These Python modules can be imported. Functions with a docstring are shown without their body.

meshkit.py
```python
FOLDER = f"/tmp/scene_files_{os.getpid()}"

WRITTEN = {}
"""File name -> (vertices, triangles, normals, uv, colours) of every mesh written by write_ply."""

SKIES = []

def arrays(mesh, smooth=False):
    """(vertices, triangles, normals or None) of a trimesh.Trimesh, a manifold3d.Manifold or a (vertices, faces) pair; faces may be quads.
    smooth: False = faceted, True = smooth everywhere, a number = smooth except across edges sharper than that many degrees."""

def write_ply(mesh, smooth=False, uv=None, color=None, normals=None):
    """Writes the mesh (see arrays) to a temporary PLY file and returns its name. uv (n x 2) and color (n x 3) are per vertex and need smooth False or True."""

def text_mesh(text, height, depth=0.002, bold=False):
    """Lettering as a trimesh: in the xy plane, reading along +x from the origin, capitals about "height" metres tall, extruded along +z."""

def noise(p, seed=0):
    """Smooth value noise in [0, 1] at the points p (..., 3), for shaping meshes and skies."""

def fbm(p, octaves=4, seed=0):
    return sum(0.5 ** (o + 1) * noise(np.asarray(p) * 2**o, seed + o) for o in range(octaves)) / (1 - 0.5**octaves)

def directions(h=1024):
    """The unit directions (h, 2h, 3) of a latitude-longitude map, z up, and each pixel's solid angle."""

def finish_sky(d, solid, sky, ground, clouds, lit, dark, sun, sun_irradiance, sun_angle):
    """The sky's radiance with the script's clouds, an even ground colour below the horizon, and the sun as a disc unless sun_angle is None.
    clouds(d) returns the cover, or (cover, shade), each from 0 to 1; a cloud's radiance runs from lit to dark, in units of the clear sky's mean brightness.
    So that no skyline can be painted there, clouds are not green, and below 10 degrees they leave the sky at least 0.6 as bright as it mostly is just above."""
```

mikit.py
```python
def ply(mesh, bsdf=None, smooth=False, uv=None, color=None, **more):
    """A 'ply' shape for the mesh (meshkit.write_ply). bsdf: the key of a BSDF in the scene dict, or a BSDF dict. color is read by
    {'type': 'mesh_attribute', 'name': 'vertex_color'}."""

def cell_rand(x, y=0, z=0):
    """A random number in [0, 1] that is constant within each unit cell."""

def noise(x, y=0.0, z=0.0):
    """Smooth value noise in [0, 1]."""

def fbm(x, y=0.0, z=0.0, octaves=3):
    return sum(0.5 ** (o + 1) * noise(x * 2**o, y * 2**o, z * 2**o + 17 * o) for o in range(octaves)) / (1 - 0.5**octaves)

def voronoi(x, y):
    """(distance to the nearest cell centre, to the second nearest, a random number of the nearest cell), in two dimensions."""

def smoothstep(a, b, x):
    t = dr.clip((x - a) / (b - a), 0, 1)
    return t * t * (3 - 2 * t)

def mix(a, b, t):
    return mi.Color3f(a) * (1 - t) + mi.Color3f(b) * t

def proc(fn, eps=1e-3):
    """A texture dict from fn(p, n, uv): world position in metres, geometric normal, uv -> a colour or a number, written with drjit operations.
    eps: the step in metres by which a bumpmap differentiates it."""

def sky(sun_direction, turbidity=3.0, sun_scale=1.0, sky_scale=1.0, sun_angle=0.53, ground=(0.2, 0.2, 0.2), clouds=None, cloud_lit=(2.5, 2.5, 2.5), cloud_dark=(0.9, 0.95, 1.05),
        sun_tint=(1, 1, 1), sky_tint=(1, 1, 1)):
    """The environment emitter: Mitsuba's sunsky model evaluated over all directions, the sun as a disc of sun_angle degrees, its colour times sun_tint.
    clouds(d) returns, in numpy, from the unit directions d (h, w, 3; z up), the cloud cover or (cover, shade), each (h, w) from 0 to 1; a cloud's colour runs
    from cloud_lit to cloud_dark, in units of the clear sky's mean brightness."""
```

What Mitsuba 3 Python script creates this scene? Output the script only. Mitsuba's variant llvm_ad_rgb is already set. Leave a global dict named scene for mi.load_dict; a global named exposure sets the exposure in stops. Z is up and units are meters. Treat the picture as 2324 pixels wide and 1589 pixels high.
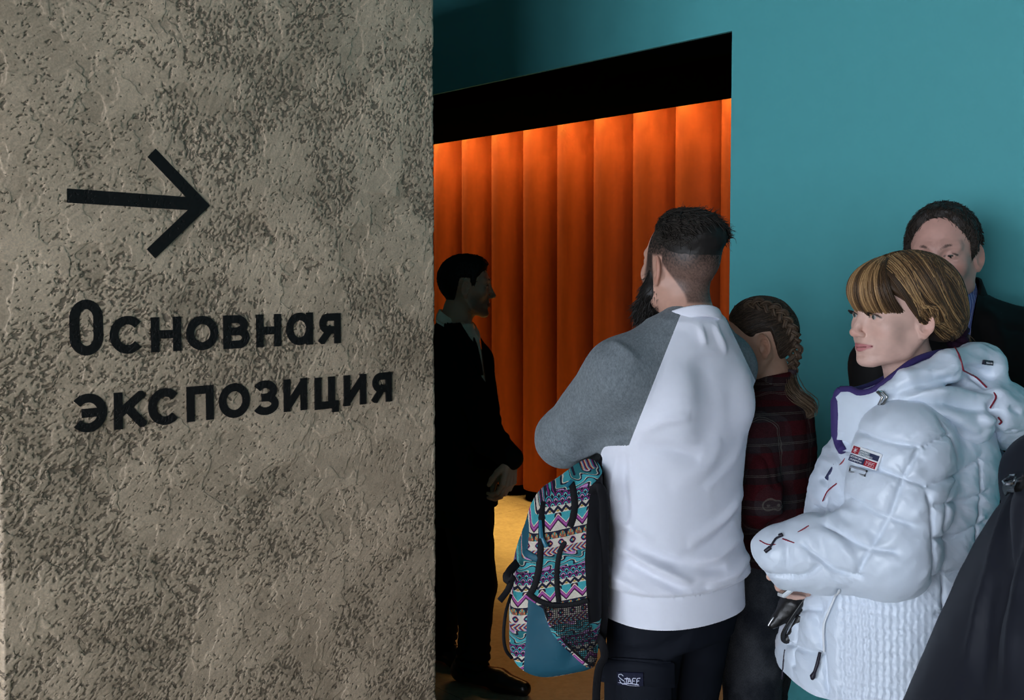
import math, random
import numpy as np, trimesh, drjit as dr, mitsuba as mi, mikit
from mikit import ply, proc, noise, fbm, voronoi, smoothstep, mix
from meshkit import noise as nz, fbm as nfbm
from shapely import LineString, Polygon, box as sbox, union_all, affinity
from scipy.ndimage import binary_dilation

# ------------------------------------------------------------------ camera, light, exposure
T = mi.ScalarTransform4f
F_PX, CX, CY, PITCH, CAM_Z = 2200.0, 1162.0, 726.0, math.radians(2.5), 1.62
scene, labels = {}, {}
scene['camera'] = {'type': 'perspective', 'fov_axis': 'x', 'fov': math.degrees(2 * math.atan(1162.0 / F_PX)), 'near_clip': 0.05, 'far_clip': 60.0,
                   'principal_point_offset_y': (794.5 - CY) / 1589.0,
                   'to_world': T().look_at(origin=[0, 0, CAM_Z], target=[0, math.cos(PITCH), CAM_Z - math.sin(PITCH)], up=[0, 0, 1])}
exposure = 0.0
WINDOW_LIGHT = [8.0, 8.75, 9.9]          # overcast daylight in the panes of the glazed facade behind the camera
COVE_LIGHT = [265.0, 143.0, 45.0]             # each warm downlight in the slot above the orange columns
FLOOR_LIGHT = [11.0, 7.2, 2.0]              # the narrow beam of the same downlights on the floor

# ------------------------------------------------------------------ building axes: U runs along the turquoise wall, V through it
U, V = np.array([-0.694, 0.720, 0.0]), np.array([0.720, 0.694, 0.0])
U, V, Z = U / np.linalg.norm(U), V / np.linalg.norm(V), np.array([0, 0, 1.0])
V = np.array([U[1], -U[0], 0])


def ray(x, y):
    dx, dy = (x - CX) / F_PX, -(y - CY) / F_PX
    c, s = math.cos(PITCH), math.sin(PITCH)
    d = np.array([dx, c + dy * s, -s + dy * c])
    return d / d[1]


def P(x, y, d):
    """The point at depth d (metres along the camera's heading) that the photograph shows at pixel x, y."""
    return np.array([0, 0, CAM_Z]) + ray(x, y) * d


def UV(u, v, z):
    return U * u + V * v + Z * z


# ------------------------------------------------------------------ mesh helpers
def add(key, mesh, bsdf, smooth=False, label=None, cat=None, group=None, kind=None, **kw):
    k, n = key, 0
    while k in scene or k in labels:
        n += 1
        k = f'{key}_{n:03d}'
    scene[k] = ply(mesh, bsdf, smooth=smooth, **kw)
    tag(k, label, cat, group, kind)
    return k


def tag(k, label=None, cat=None, group=None, kind=None):
    d = {a: b for a, b in (('label', label), ('category', cat), ('group', group), ('kind', kind)) if b}
    if d:
        labels[k] = d


def cat_mesh(ms):
    ms = [m if isinstance(m, tuple) else (np.asarray(m.vertices), np.asarray(m.faces)) for m in ms]
    off, vs, fs = 0, [], []
    for v, f in ms:
        vs.append(v)
        fs.append(np.asarray(f) + off)
        off += len(v)
    return np.vstack(vs), np.vstack(fs)


def bevel_box(size, b=0.004, frame=None, at=(0, 0, 0)):
    """A box with chamfered edges; frame: three axes."""
    s = np.asarray(size, float) / 2
    b = min(b, s.min() * 0.9)
    pts = []
    for i in range(3):
        for sx in (-1, 1):
            for sy in (-1, 1):
                for sz in (-1, 1):
                    q = s - b
                    q = q.copy()
                    q[i] = s[i]
                    pts.append(q * np.array([sx, sy, sz]))
    m = trimesh.convex.convex_hull(np.array(pts))
    v = np.asarray(m.vertices)
    if frame is not None:
        v = v @ np.asarray(frame)
    return v + np.asarray(at), np.asarray(m.faces)


def slab(u0, u1, v0, v1, z0, z1, b=0.003):
    return bevel_box((abs(u1 - u0), abs(v1 - v0), z1 - z0), b, np.array([U, V, Z]), UV((u0 + u1) / 2, (v0 + v1) / 2, (z0 + z1) / 2))


def frames(path):
    path = np.asarray(path, float)
    t = np.gradient(path, axis=0)
    t /= np.linalg.norm(t, axis=1, keepdims=True) + 1e-12
    n = np.zeros_like(t)
    a = np.array([0, 0, 1.0]) if abs(t[0, 2]) < 0.9 else np.array([1.0, 0, 0])
    n[0] = a - t[0] * (a @ t[0])
    n[0] /= np.linalg.norm(n[0])
    for i in range(1, len(t)):
        q = n[i - 1] - t[i] * (n[i - 1] @ t[i])
        n[i] = q / (np.linalg.norm(q) + 1e-12)
    return t, n, np.cross(t, n)


def tube(path, r, sides=8, caps=True, flat=1.0, up=None):
    """A swept tube; r: number or per point; flat: thickness along the second axis relative to the first; up: fixes the flat side's normal."""
    path = np.asarray(path, float)
    t, n, b = frames(path)
    if up is not None:
        up = np.broadcast_to(np.asarray(up, float), path.shape)
        b = up - t * (up * t).sum(1, keepdims=True)
        b /= np.linalg.norm(b, axis=1, keepdims=True) + 1e-12
        n = np.cross(b, t)
    r = np.broadcast_to(np.asarray(r, float), (len(path),))
    a = np.arange(sides) * 2 * np.pi / sides
    v = path[:, None] + r[:, None, None] * (np.cos(a)[None, :, None] * n[:, None] + flat * np.sin(a)[None, :, None] * b[:, None])
    m = len(path)
    i = np.arange(m - 1)[:, None] * sides
    j = np.arange(sides)[None]
    k = (j + 1) % sides
    f = np.stack([i + j, i + k, i + sides + k, i + sides + j], -1).reshape(-1, 4)
    f = np.vstack([f[:, [0, 1, 2]], f[:, [0, 2, 3]]])
    v = v.reshape(-1, 3)
    if caps:
        v = np.vstack([v, path[:1], path[-1:]])
        j = np.arange(sides)
        k = (j + 1) % sides
        f = np.vstack([f, np.stack([k, j, np.full(sides, len(v) - 2)], 1), np.stack([(m - 1) * sides + j, (m - 1) * sides + k, np.full(sides, len(v) - 1)], 1)])
    return v, f


def spline(pts, n=24):
    """Catmull-Rom through the points."""
    p = np.asarray(pts, float)
    p = np.vstack([2 * p[0] - p[1], p, 2 * p[-1] - p[-2]])
    out = []
    m = len(p) - 3
    for s in np.linspace(0, m - 1e-9, n):
        i = int(s)
        t = s - i
        a, b, c, d = p[i:i + 4]
        out.append(0.5 * (2 * b + (c - a) * t + (2 * a - 5 * b + 4 * c - d) * t * t + (3 * b - a - 3 * c + d) * t ** 3))
    return np.array(out)


# ------------------------------------------------------------------ signed distance modelling
def smin(a, b, k):
    h = np.clip(0.5 + 0.5 * (b - a) / k, 0, 1)
    return b + (a - b) * h - k * h * (1 - h)


def smax(a, b, k):
    return -smin(-a, -b, k)


def sph(p, c, r):
    return np.linalg.norm(p - np.asarray(c), axis=-1) - r


def ell(p, c, r, R=None):
    q = p - np.asarray(c)
    if R is not None:
        q = q @ np.asarray(R).T
    r = np.asarray(r, float)
    k0 = np.linalg.norm(q / r, axis=-1)
    k1 = np.linalg.norm(q / (r * r), axis=-1)
    return k0 * (k0 - 1) / (k1 + 1e-9)


def cone(p, a, b, ra, rb):
    a, b = np.asarray(a, float), np.asarray(b, float)
    ab = b - a
    t = np.clip(((p - a) @ ab) / (ab @ ab), 0, 1)
    return np.linalg.norm(p - a - t[..., None] * ab, axis=-1) - (ra + (rb - ra) * t)


def chain(p, pts, rs, k=0.0):
    d = None
    for i in range(len(pts) - 1):
        c = cone(p, pts[i], pts[i + 1], rs[i], rs[i + 1])
        d = c if d is None else (smin(d, c, k) if k else np.minimum(d, c))
    return d


def loft(p, levels, axes=None):
    """A stack of ellipses: levels = rows of z, cx, cy, a, b; axes = the two horizontal axes (rows) of the ellipses."""
    L = np.asarray(sorted(levels), float)
    z = p[..., 2]
    cx, cy, a, b = (pchip(L[:, 0], L[:, i], z) for i in (1, 2, 3, 4))
    x, y = p[..., 0] - cx, p[..., 1] - cy
    if axes is not None:
        x, y = x * axes[0][0] + y * axes[0][1], x * axes[1][0] + y * axes[1][1]
    k = (np.abs(x / a) ** 2.3 + np.abs(y / b) ** 2.3) ** (1 / 2.3)
    d = (k - 1) * np.minimum(a, b)
    return np.maximum(d, np.maximum(L[0, 0] - z, z - L[-1, 0]))


def pchip(x, y, q):
    from scipy.interpolate import PchipInterpolator
    return PchipInterpolator(x, y)(np.clip(q, x[0], x[-1]))


def nets(fn, lo, hi, h, c=4, reach=1.9):
    """Surface nets of fn = 0 in the box lo..hi with cells of h metres; only blocks near the surface are evaluated finely."""
    lo, hi = np.asarray(lo, float), np.asarray(hi, float)
    nb = np.ceil((hi - lo) / (h * c)).astype(int)
    n = nb * c + 1
    ci = [np.arange(k) for k in nb]
    cc = np.stack(np.meshgrid(*ci, indexing='ij'), -1).reshape(-1, 3)
    cen = lo + (cc + 0.5) * h * c
    dc = fn(cen)
    act = np.abs(dc) < h * c * reach
    D = np.repeat(np.repeat(np.repeat(dc.reshape(nb), c, 0), c, 1), c, 2)
    D = np.pad(D, ((0, 1),) * 3, mode='edge').astype(np.float32)
    A = np.repeat(np.repeat(np.repeat(act.reshape(nb), c, 0), c, 1), c, 2)
    A = np.pad(A, ((0, 1),) * 3)
    for ax in range(3):
        A |= np.roll(A, 1, ax)
    idx = np.argwhere(A)
    val = np.concatenate([fn(lo + q * h) for q in np.array_split(idx, max(1, len(idx) // 200000))])
    D[tuple(idx.T)] = val
    S = D < 0
    cells = np.zeros(n - 1, bool)
    cor = [(a, b, e) for a in (0, 1) for b in (0, 1) for e in (0, 1)]
    s = lambda o: tuple(slice(o[i], n[i] - 1 + o[i]) for i in range(3))
    cnt = sum(S[s(o)].astype(np.uint8) for o in cor)
    cells = (cnt > 0) & (cnt < 8)
    ids = np.full(n - 1, -1, np.int64)
    q = np.argwhere(cells)
    ids[tuple(q.T)] = np.arange(len(q))
    vals = {o: D[tuple((q + o).T)] for o in cor}
    acc, num = np.zeros((len(q), 3)), np.zeros(len(q))
    for o in cor:
        for ax in range(3):
            if o[ax]:
                continue
            o2 = tuple(o[i] + (i == ax) for i in range(3))
            a, b = vals[o], vals[o2]
            m = (a < 0) != (b < 0)
            t = np.where(m, a / np.where(m, a - b, 1), 0)
            pt = np.tile(np.array(o, float), (len(q), 1))
            pt[:, ax] += t
            acc[m] += pt[m]
            num[m] += 1
    v = lo + (q + acc / num[:, None]) * h
    F = []
    for ax in range(3):
        b, e = (ax + 1) % 3, (ax + 2) % 3
        sl0, sl1 = [slice(1, n[i] - 1) for i in range(3)], [slice(1, n[i] - 1) for i in range(3)]
        sl0[ax], sl1[ax] = slice(0, n[ax] - 1), slice(1, n[ax])
        ch = S[tuple(sl0)] != S[tuple(sl1)]
        g = np.argwhere(ch)
        if not len(g):
            continue
        base = g.copy()
        base[:, b] += 1
        base[:, e] += 1
        inside = S[tuple(base.T)]
        quad = []
        for db, de in ((-1, -1), (0, -1), (0, 0), (-1, 0)):
            w = base.copy()
            w[:, b] += db
            w[:, e] += de
            quad.append(ids[tuple(w.T)])
        quad = np.stack(quad, 1)
        quad[~inside] = quad[~inside][:, ::-1]
        F.append(quad)
    F = np.vstack(F)
    F = F[(F >= 0).all(1)]
    return v, np.vstack([F[:, [0, 1, 2]], F[:, [0, 2, 3]]])


def vnormals(v, f):
    n = np.zeros_like(v)
    fn = np.cross(v[f[:, 1]] - v[f[:, 0]], v[f[:, 2]] - v[f[:, 0]])
    for k in range(3):
        np.add.at(n, f[:, k], fn)
    return n / (np.linalg.norm(n, axis=1, keepdims=True) + 1e-20)


def relax(v, f, it=3, lam=0.5, mu=-0.52):
    """Taubin smoothing."""
    from scipy.sparse import coo_matrix
    e = np.vstack([f[:, [0, 1]], f[:, [1, 2]], f[:, [2, 0]]])
    W = coo_matrix((np.ones(len(e) * 2), (np.r_[e[:, 0], e[:, 1]], np.r_[e[:, 1], e[:, 0]])), shape=(len(v),) * 2).tocsr()
    W.data[:] = 1
    dg = np.asarray(W.sum(1)).ravel() + 1e-9
    for _ in range(it):
        for l in (lam, mu):
            v = v + l * ((W @ v) / dg[:, None] - v)
    return v


def compact(v, f):
    u, inv = np.unique(f, return_inverse=True)
    return v[u], inv.reshape(-1, 3)


def split(v, f, g, *attr):
    """Cuts the mesh along g = 0: ((v, f, ...) where g < 0, (v, f, ...) where g > 0); attr: per-vertex arrays carried along."""
    s = g < 0
    cnt = s[f].sum(1)
    mixed = (cnt == 1) | (cnt == 2)
    fm = f[mixed].copy()
    lone = s[fm] == (cnt[mixed] == 1)[:, None]
    k = np.argmax(lone, axis=1) if len(fm) else np.zeros(0, int)
    fm = np.stack([fm[np.arange(len(fm)), (k + i) % 3] for i in range(3)], 1)
    e = np.vstack([fm[:, [0, 1]], fm[:, [0, 2]]])
    key = np.sort(e, 1)
    uq, inv = np.unique(key, axis=0, return_inverse=True) if len(key) else (np.zeros((0, 2), int), np.zeros(0, int))
    inv = inv.ravel()
    a, b = (uq[:, 0], uq[:, 1]) if len(uq) else (np.zeros(0, int),) * 2
    t = (g[a] / (g[a] - g[b] + 1e-20))[:, None]
    nv = np.vstack([v, v[a] + t * (v[b] - v[a])])
    at = [np.concatenate([x, x[a] + (t if x.ndim > 1 else t[:, 0]) * (x[b] - x[a])]) for x in attr]
    m = len(fm)
    p1, p2 = len(v) + inv[:m], len(v) + inv[m:]
    tip = np.stack([fm[:, 0], p1, p2], 1)
    rest = np.vstack([np.stack([p1, fm[:, 1], fm[:, 2]], 1), np.stack([p1, fm[:, 2], p2], 1)]) if m else np.zeros((0, 3), int)
    neg = s[fm[:, 0]] if m else np.zeros(0, bool)
    n2 = np.r_[neg, neg]
    out = []
    for want, whole in ((True, cnt == 3), (False, cnt == 0)):
        ff = np.vstack([f[whole], tip[neg == want], rest[n2 != want]])
        u, iv = np.unique(ff, return_inverse=True)
        out.append((nv[u], iv.reshape(-1, 3), *[x[u] for x in at]))
    return out


def rotz(a):
    c, s = math.cos(a), math.sin(a)
    return np.array([[c, -s, 0], [s, c, 0], [0, 0, 1.0]])


def rotx(a):
    c, s = math.cos(a), math.sin(a)
    return np.array([[1, 0, 0], [0, c, -s], [0, s, c]])


def roty(a):
    c, s = math.cos(a), math.sin(a)
    return np.array([[c, 0, s], [0, 1, 0], [-s, 0, c]])


def ss(a, b, x):
    t = np.clip((x - a) / (b - a), 0, 1)
    return t * t * (3 - 2 * t)


def seg_dist(p, a, b):
    """(distance to the segment's line clamped to its ends, position 0..1 along it)."""
    a, b = np.asarray(a, float), np.asarray(b, float)
    ab = b - a
    t = np.clip(((p - a) @ ab) / (ab @ ab), 0, 1)
    return np.linalg.norm(p - a - t[..., None] * ab, axis=-1), t


def path_dist(p, path):
    """(distance to a polyline, arc position 0..1)."""
    from scipy.spatial import cKDTree
    q = np.asarray(path, float)
    d = np.r_[0, np.cumsum(np.linalg.norm(np.diff(q, axis=0), axis=1))]
    n = max(8, int(d[-1] / 0.0015))
    s = np.linspace(0, d[-1], n)
    dense = np.stack([np.interp(s, d, q[:, i]) for i in range(3)], 1)
    dist, i = cKDTree(dense).query(p)
    return dist, s[i] / d[-1]


VC = {'type': 'mesh_attribute', 'name': 'vertex_color'}


def mat(key, color, rough=0.6, spec=0.4, **kw):
    c = color if isinstance(color, dict) else {'type': 'rgb', 'value': list(color)}
    scene[key] = {'type': 'twosided', 'b': {'type': 'principled', 'base_color': c, 'roughness': rough, 'specular': spec, **kw}}


def bump(key, color, fn, scale, rough=0.6, spec=0.4, eps=1e-3, **kw):
    c = color if isinstance(color, dict) else {'type': 'rgb', 'value': list(color)}
    scene[key] = {'type': 'twosided', 'b': {'type': 'bumpmap', 't': proc(fn, eps), 'scale': scale, 'b': {'type': 'principled', 'base_color': c, 'roughness': rough, 'specular': spec, **kw}}}


def srgb(r, g, b):
    c = np.array([r, g, b]) / 255.0
    return np.where(c <= 0.04045, c / 12.92, ((c + 0.055) / 1.055) ** 2.4).tolist()
# ================================================================== THE SETTING
rng = np.random.default_rng(7)
E = P(987, 640, 2.5)                        # the pillar's right edge
UE, VE = E @ U, E @ V
Q = P(1658, 400, 3.2)                       # the doorway's right edge
UQ, VQ = Q @ U, Q @ V
DOOR_TOP = P(1660, 70, Q[1])[2]
TC = P(1641, 640, 5.95)                     # a joint between two columns
UT, VT = TC @ U, TC @ V
PITCH_T = 0.338


def n2(a, b, s, o=0.0, octv=3):
    return fbm(a * s + o, b * s + o * 1.7, 0.0, octv)


def plaster(a, b):
    """(height in metres, pit mask, tone) of the trowelled plaster at a (along the wall) and b (up)."""
    w1, w2 = noise(a * 40, b * 40, 3.0) - 0.5, noise(a * 40, b * 40, 9.0) - 0.5
    a1, b1 = a + 0.009 * w1, b + 0.009 * w2
    side = smoothstep(0.42, 0.58, noise(a * 4, b * 4, 5.0))
    d1 = fbm((a1 + 0.6 * b1) * 120, (b1 - 0.6 * a1) * 190, 2.0, 4)
    d2 = fbm((a1 - 0.5 * b1) * 190, (b1 + 0.5 * a1) * 135, 7.0, 4)
    tear = d1 * (1 - side) + d2 * side
    clus = fbm(a1 * 7 + 11, b1 * 7 + 5, 0.0, 5)
    big = n2(a, b, 4.0, 2.0, 2)
    isl = n2(a1, b1, 15.0, 5.0, 4)
    lay = smoothstep(0.485, 0.505, isl)
    dens = smoothstep(0.44, 0.60, clus)
    pit = smoothstep(0.640, 0.676, tear + 0.130 * (dens - 0.45) + 0.05 * (noise(a1 * 24, b1 * 24, 13.0) - 0.5))
    rim = smoothstep(0.012, 0.003, dr.abs(isl - 0.49)) * smoothstep(0.50, 0.62, noise(a1 * 150, b1 * 150, 6.0)) * dens
    low = smoothstep(0.61, 0.622, n2(a1, b1, 11.0, 23.0, 4))
    pit = dr.maximum(pit, 0.85 * rim)
    st = noise((a + 0.7 * b) * 34, (b - 0.7 * a) * 240, 8.0) * (1 - side) + noise((a - 0.4 * b) * 240, (b + 0.4 * a) * 34, 8.0) * side - 0.5
    h = 0.005 * (big - 0.5) + 0.0006 * lay - 0.0007 * low - 0.0014 * pit + 0.00022 * st
    tone = 0.16 * lay - 0.18 * low - 0.20 * dens + 0.7 * (n2(a, b, 5.0, 31.0, 3) - 0.5) + 0.5 * (n2(a1, b1, 30.0, 41.0, 3) - 0.5) + 0.22 * st
    return h, pit, tone


def plaster_color(p, n, uv):
    a = p.x * float(V[0]) + p.y * float(V[1])
    h, pit, tone = plaster(a, p.z)
    c = mix((0.39, 0.297, 0.205), (0.71, 0.550, 0.390), dr.clip(0.50 + tone, 0, 1))
    g = noise(a * 420, p.z * 420, 1.0)
    c = c * (0.86 + 0.28 * g)
    return mix(c, (0.150, 0.115, 0.080), dr.clip(pit * 0.80, 0, 1))


def plaster_bump(p, n, uv):
    a = p.x * float(V[0]) + p.y * float(V[1])
    h, pit, tone = plaster(a, p.z)
    return 1000.0 * h + 0.12 * noise(a * 500, p.z * 500, 2.0) + 0.16 * noise(a * 230, p.z * 230, 7.0)


scene['mat_plaster'] = {'type': 'twosided', 'b': {'type': 'bumpmap', 't': proc(plaster_bump, 0.0006), 'scale': 0.001,
                        'b': {'type': 'principled', 'base_color': proc(plaster_color), 'roughness': 0.55, 'specular': 0.45}}}
scene['mat_plaster_plain'] = {'type': 'twosided', 'b': {'type': 'principled', 'base_color': {'type': 'rgb', 'value': [0.2, 0.18, 0.15]}, 'roughness': 0.6}}


def paint_bump(p, n, uv):
    return noise(p.x * 60, p.y * 60, p.z * 60) * 0.25 + 0.12 * noise(p.x * 260, p.y * 260, p.z * 260)


bump('mat_teal', (0.085, 0.385, 0.410), paint_bump, 0.0006, rough=0.62, spec=0.3)
mat('mat_black', (0.002, 0.0017, 0.0015), 0.8, 0.0)
mat('mat_grey_wall', (0.06, 0.06, 0.06), 0.8, 0.2)
mat('mat_ceiling', (0.08, 0.08, 0.08), 0.85, 0.1)


def floor_color(p, n, uv):
    a, b = p.x * float(U[0]) + p.y * float(U[1]), p.x * float(V[0]) + p.y * float(V[1])
    g = fbm(a * 9, b * 9, 0, 4) * 0.5 + 0.5 * fbm(a * 60, b * 60, 3, 3)
    j = dr.minimum(dr.abs(a / 1.2 - dr.floor(a / 1.2 + 0.5)) * 1.2, dr.abs(b / 1.2 - dr.floor(b / 1.2 + 0.5)) * 1.2)
    c = mix((0.26, 0.21, 0.14), (0.46, 0.385, 0.26), g)
    return c * (0.55 + 0.45 * smoothstep(0.001, 0.003, j))


mat('mat_floor', proc(floor_color), 0.42, 0.35)

# ---- floor, ceiling, plain walls
UL, UR, VB = 7.0, -4.2, -4.4
add('floor', slab(UR - 0.3, UL + 0.3, VB - 0.3, VT + 0.9, -0.12, 0.0, 0.002), 'mat_floor', kind='structure')
add('ceiling', slab(UR, UL, VB, VQ + 0.25, 3.42, 3.55), 'mat_ceiling', kind='structure')
add('wall_left', slab(UL, UL + 0.2, VB - 0.2, VQ + 0.25, 0.0, 3.42), 'mat_grey_wall', kind='structure')
add('wall_side', slab(UR - 0.2, UR, VB - 0.2, VQ + 0.25, 0.0, 3.42), 'mat_grey_wall', kind='structure')


def extrude_uz(poly, v0, v1):
    m = trimesh.creation.extrude_polygon(poly, v1 - v0)
    q = np.asarray(m.vertices)
    f = np.asarray(m.faces)
    out = q[:, :1] * U + q[:, 1:2] * Z + (q[:, 2:3] + v0) * V
    a = out[f]
    vol = np.einsum('ij,ij->i', a[:, 0], np.cross(a[:, 1], a[:, 2])).sum()
    return out, (f if vol > 0 else f[:, ::-1])


# ---- the turquoise wall with its doorway
DU1 = UQ + 2.05
wall = sbox(UR, 0, UL, 3.42).difference(sbox(UQ, -1, DU1, DOOR_TOP))
add('wall_right', extrude_uz(wall, VQ, VQ + 0.25), 'mat_teal', kind='structure')

add('trim_1', cat_mesh([slab(UQ, DU1, VQ + 0.012, VQ + 0.249, DOOR_TOP - 0.006, DOOR_TOP), slab(UQ, UQ + 0.006, VQ + 0.012, VQ + 0.249, 0.0, DOOR_TOP - 0.006), slab(DU1 - 0.006, DU1, VQ + 0.012, VQ + 0.249, 0.0, DOOR_TOP - 0.006)]), 'mat_black', kind='structure')

# ---- glazed facade behind the camera: the room's daylight
WU0, WU1, WZ0, WZ1 = -2.9, 2.2, 0.35, 3.10
facade = sbox(UR, 0, UL, 3.42)
NW = 4
cells = []
for i in range(NW):
    a = WU0 + (WU1 - WU0) * i / NW
    b = WU0 + (WU1 - WU0) * (i + 1) / NW
    cells.append((a + 0.04, b - 0.04))
    facade = facade.difference(sbox(a + 0.04, WZ0, b - 0.04, WZ1))
add('wall_back', extrude_uz(facade, VB - 0.2, VB), 'mat_grey_wall', kind='structure')
mat('mat_frame', (0.05, 0.05, 0.055), 0.4)
for i, (a, b) in enumerate(cells):
    fr = sbox(a, WZ0, b, WZ1).difference(sbox(a + 0.05, WZ0 + 0.05, b - 0.05, WZ1 - 0.05))
    add(f'window_{i + 1}', extrude_uz(fr, VB - 0.14, VB - 0.06), 'mat_frame', kind='structure')
    c0, c1, c2, c3 = (UV(x, VB - 0.10, z) for x, z in ((a + 0.05, WZ0 + 0.05), (b - 0.05, WZ0 + 0.05), (b - 0.05, WZ1 - 0.05), (a + 0.05, WZ1 - 0.05)))
    pv, pf = np.array([c0, c1, c2, c3]), np.array([[0, 1, 2], [0, 2, 3]])
    if np.cross(pv[1] - pv[0], pv[2] - pv[0]) @ V < 0:
        pf = pf[:, ::-1]
    add(f'window_{i + 1}__pane', (pv, pf), 'mat_frame', emitter={'type': 'area', 'radiance': {'type': 'rgb', 'value': WINDOW_LIGHT}})

# ---- the dark passage behind the doorway: back wall, ends, black ceiling with a light slot
CU0, CU1 = UT - 6 * PITCH_T, UT + 13 * PITCH_T
CV0 = VQ + 0.25
SLOT0, SLOT1 = VT - 0.42, VT - 0.19
CEIL = P(1641, 231, 5.95 - 0.42)[2]
add('wall_passage', slab(CU0 - 0.2, CU1 + 0.2, VT + 0.25, VT + 0.40, 0, 3.4), 'mat_black', kind='structure')
add('wall_passage_right', slab(CU0 - 0.2, CU0 - 0.05, CV0, VT + 0.25, 0, 3.4), 'mat_black', kind='structure')
add('wall_passage_left', slab(CU1 + 0.05, CU1 + 0.2, CV0, VT + 0.25, 0, 3.4), 'mat_black', kind='structure')
soffit = cat_mesh([slab(CU0, CU1, CV0, SLOT0, CEIL, CEIL + 0.08), slab(CU0, CU1, SLOT0 - 0.02, VT + 0.25, CEIL + 0.32, CEIL + 0.40),
                   slab(CU0, CU1, SLOT0 - 0.10, SLOT0 - 0.02, CEIL + 0.08, CEIL + 0.40)])
add('ceiling_passage', soffit, 'mat_black', kind='structure')
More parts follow.
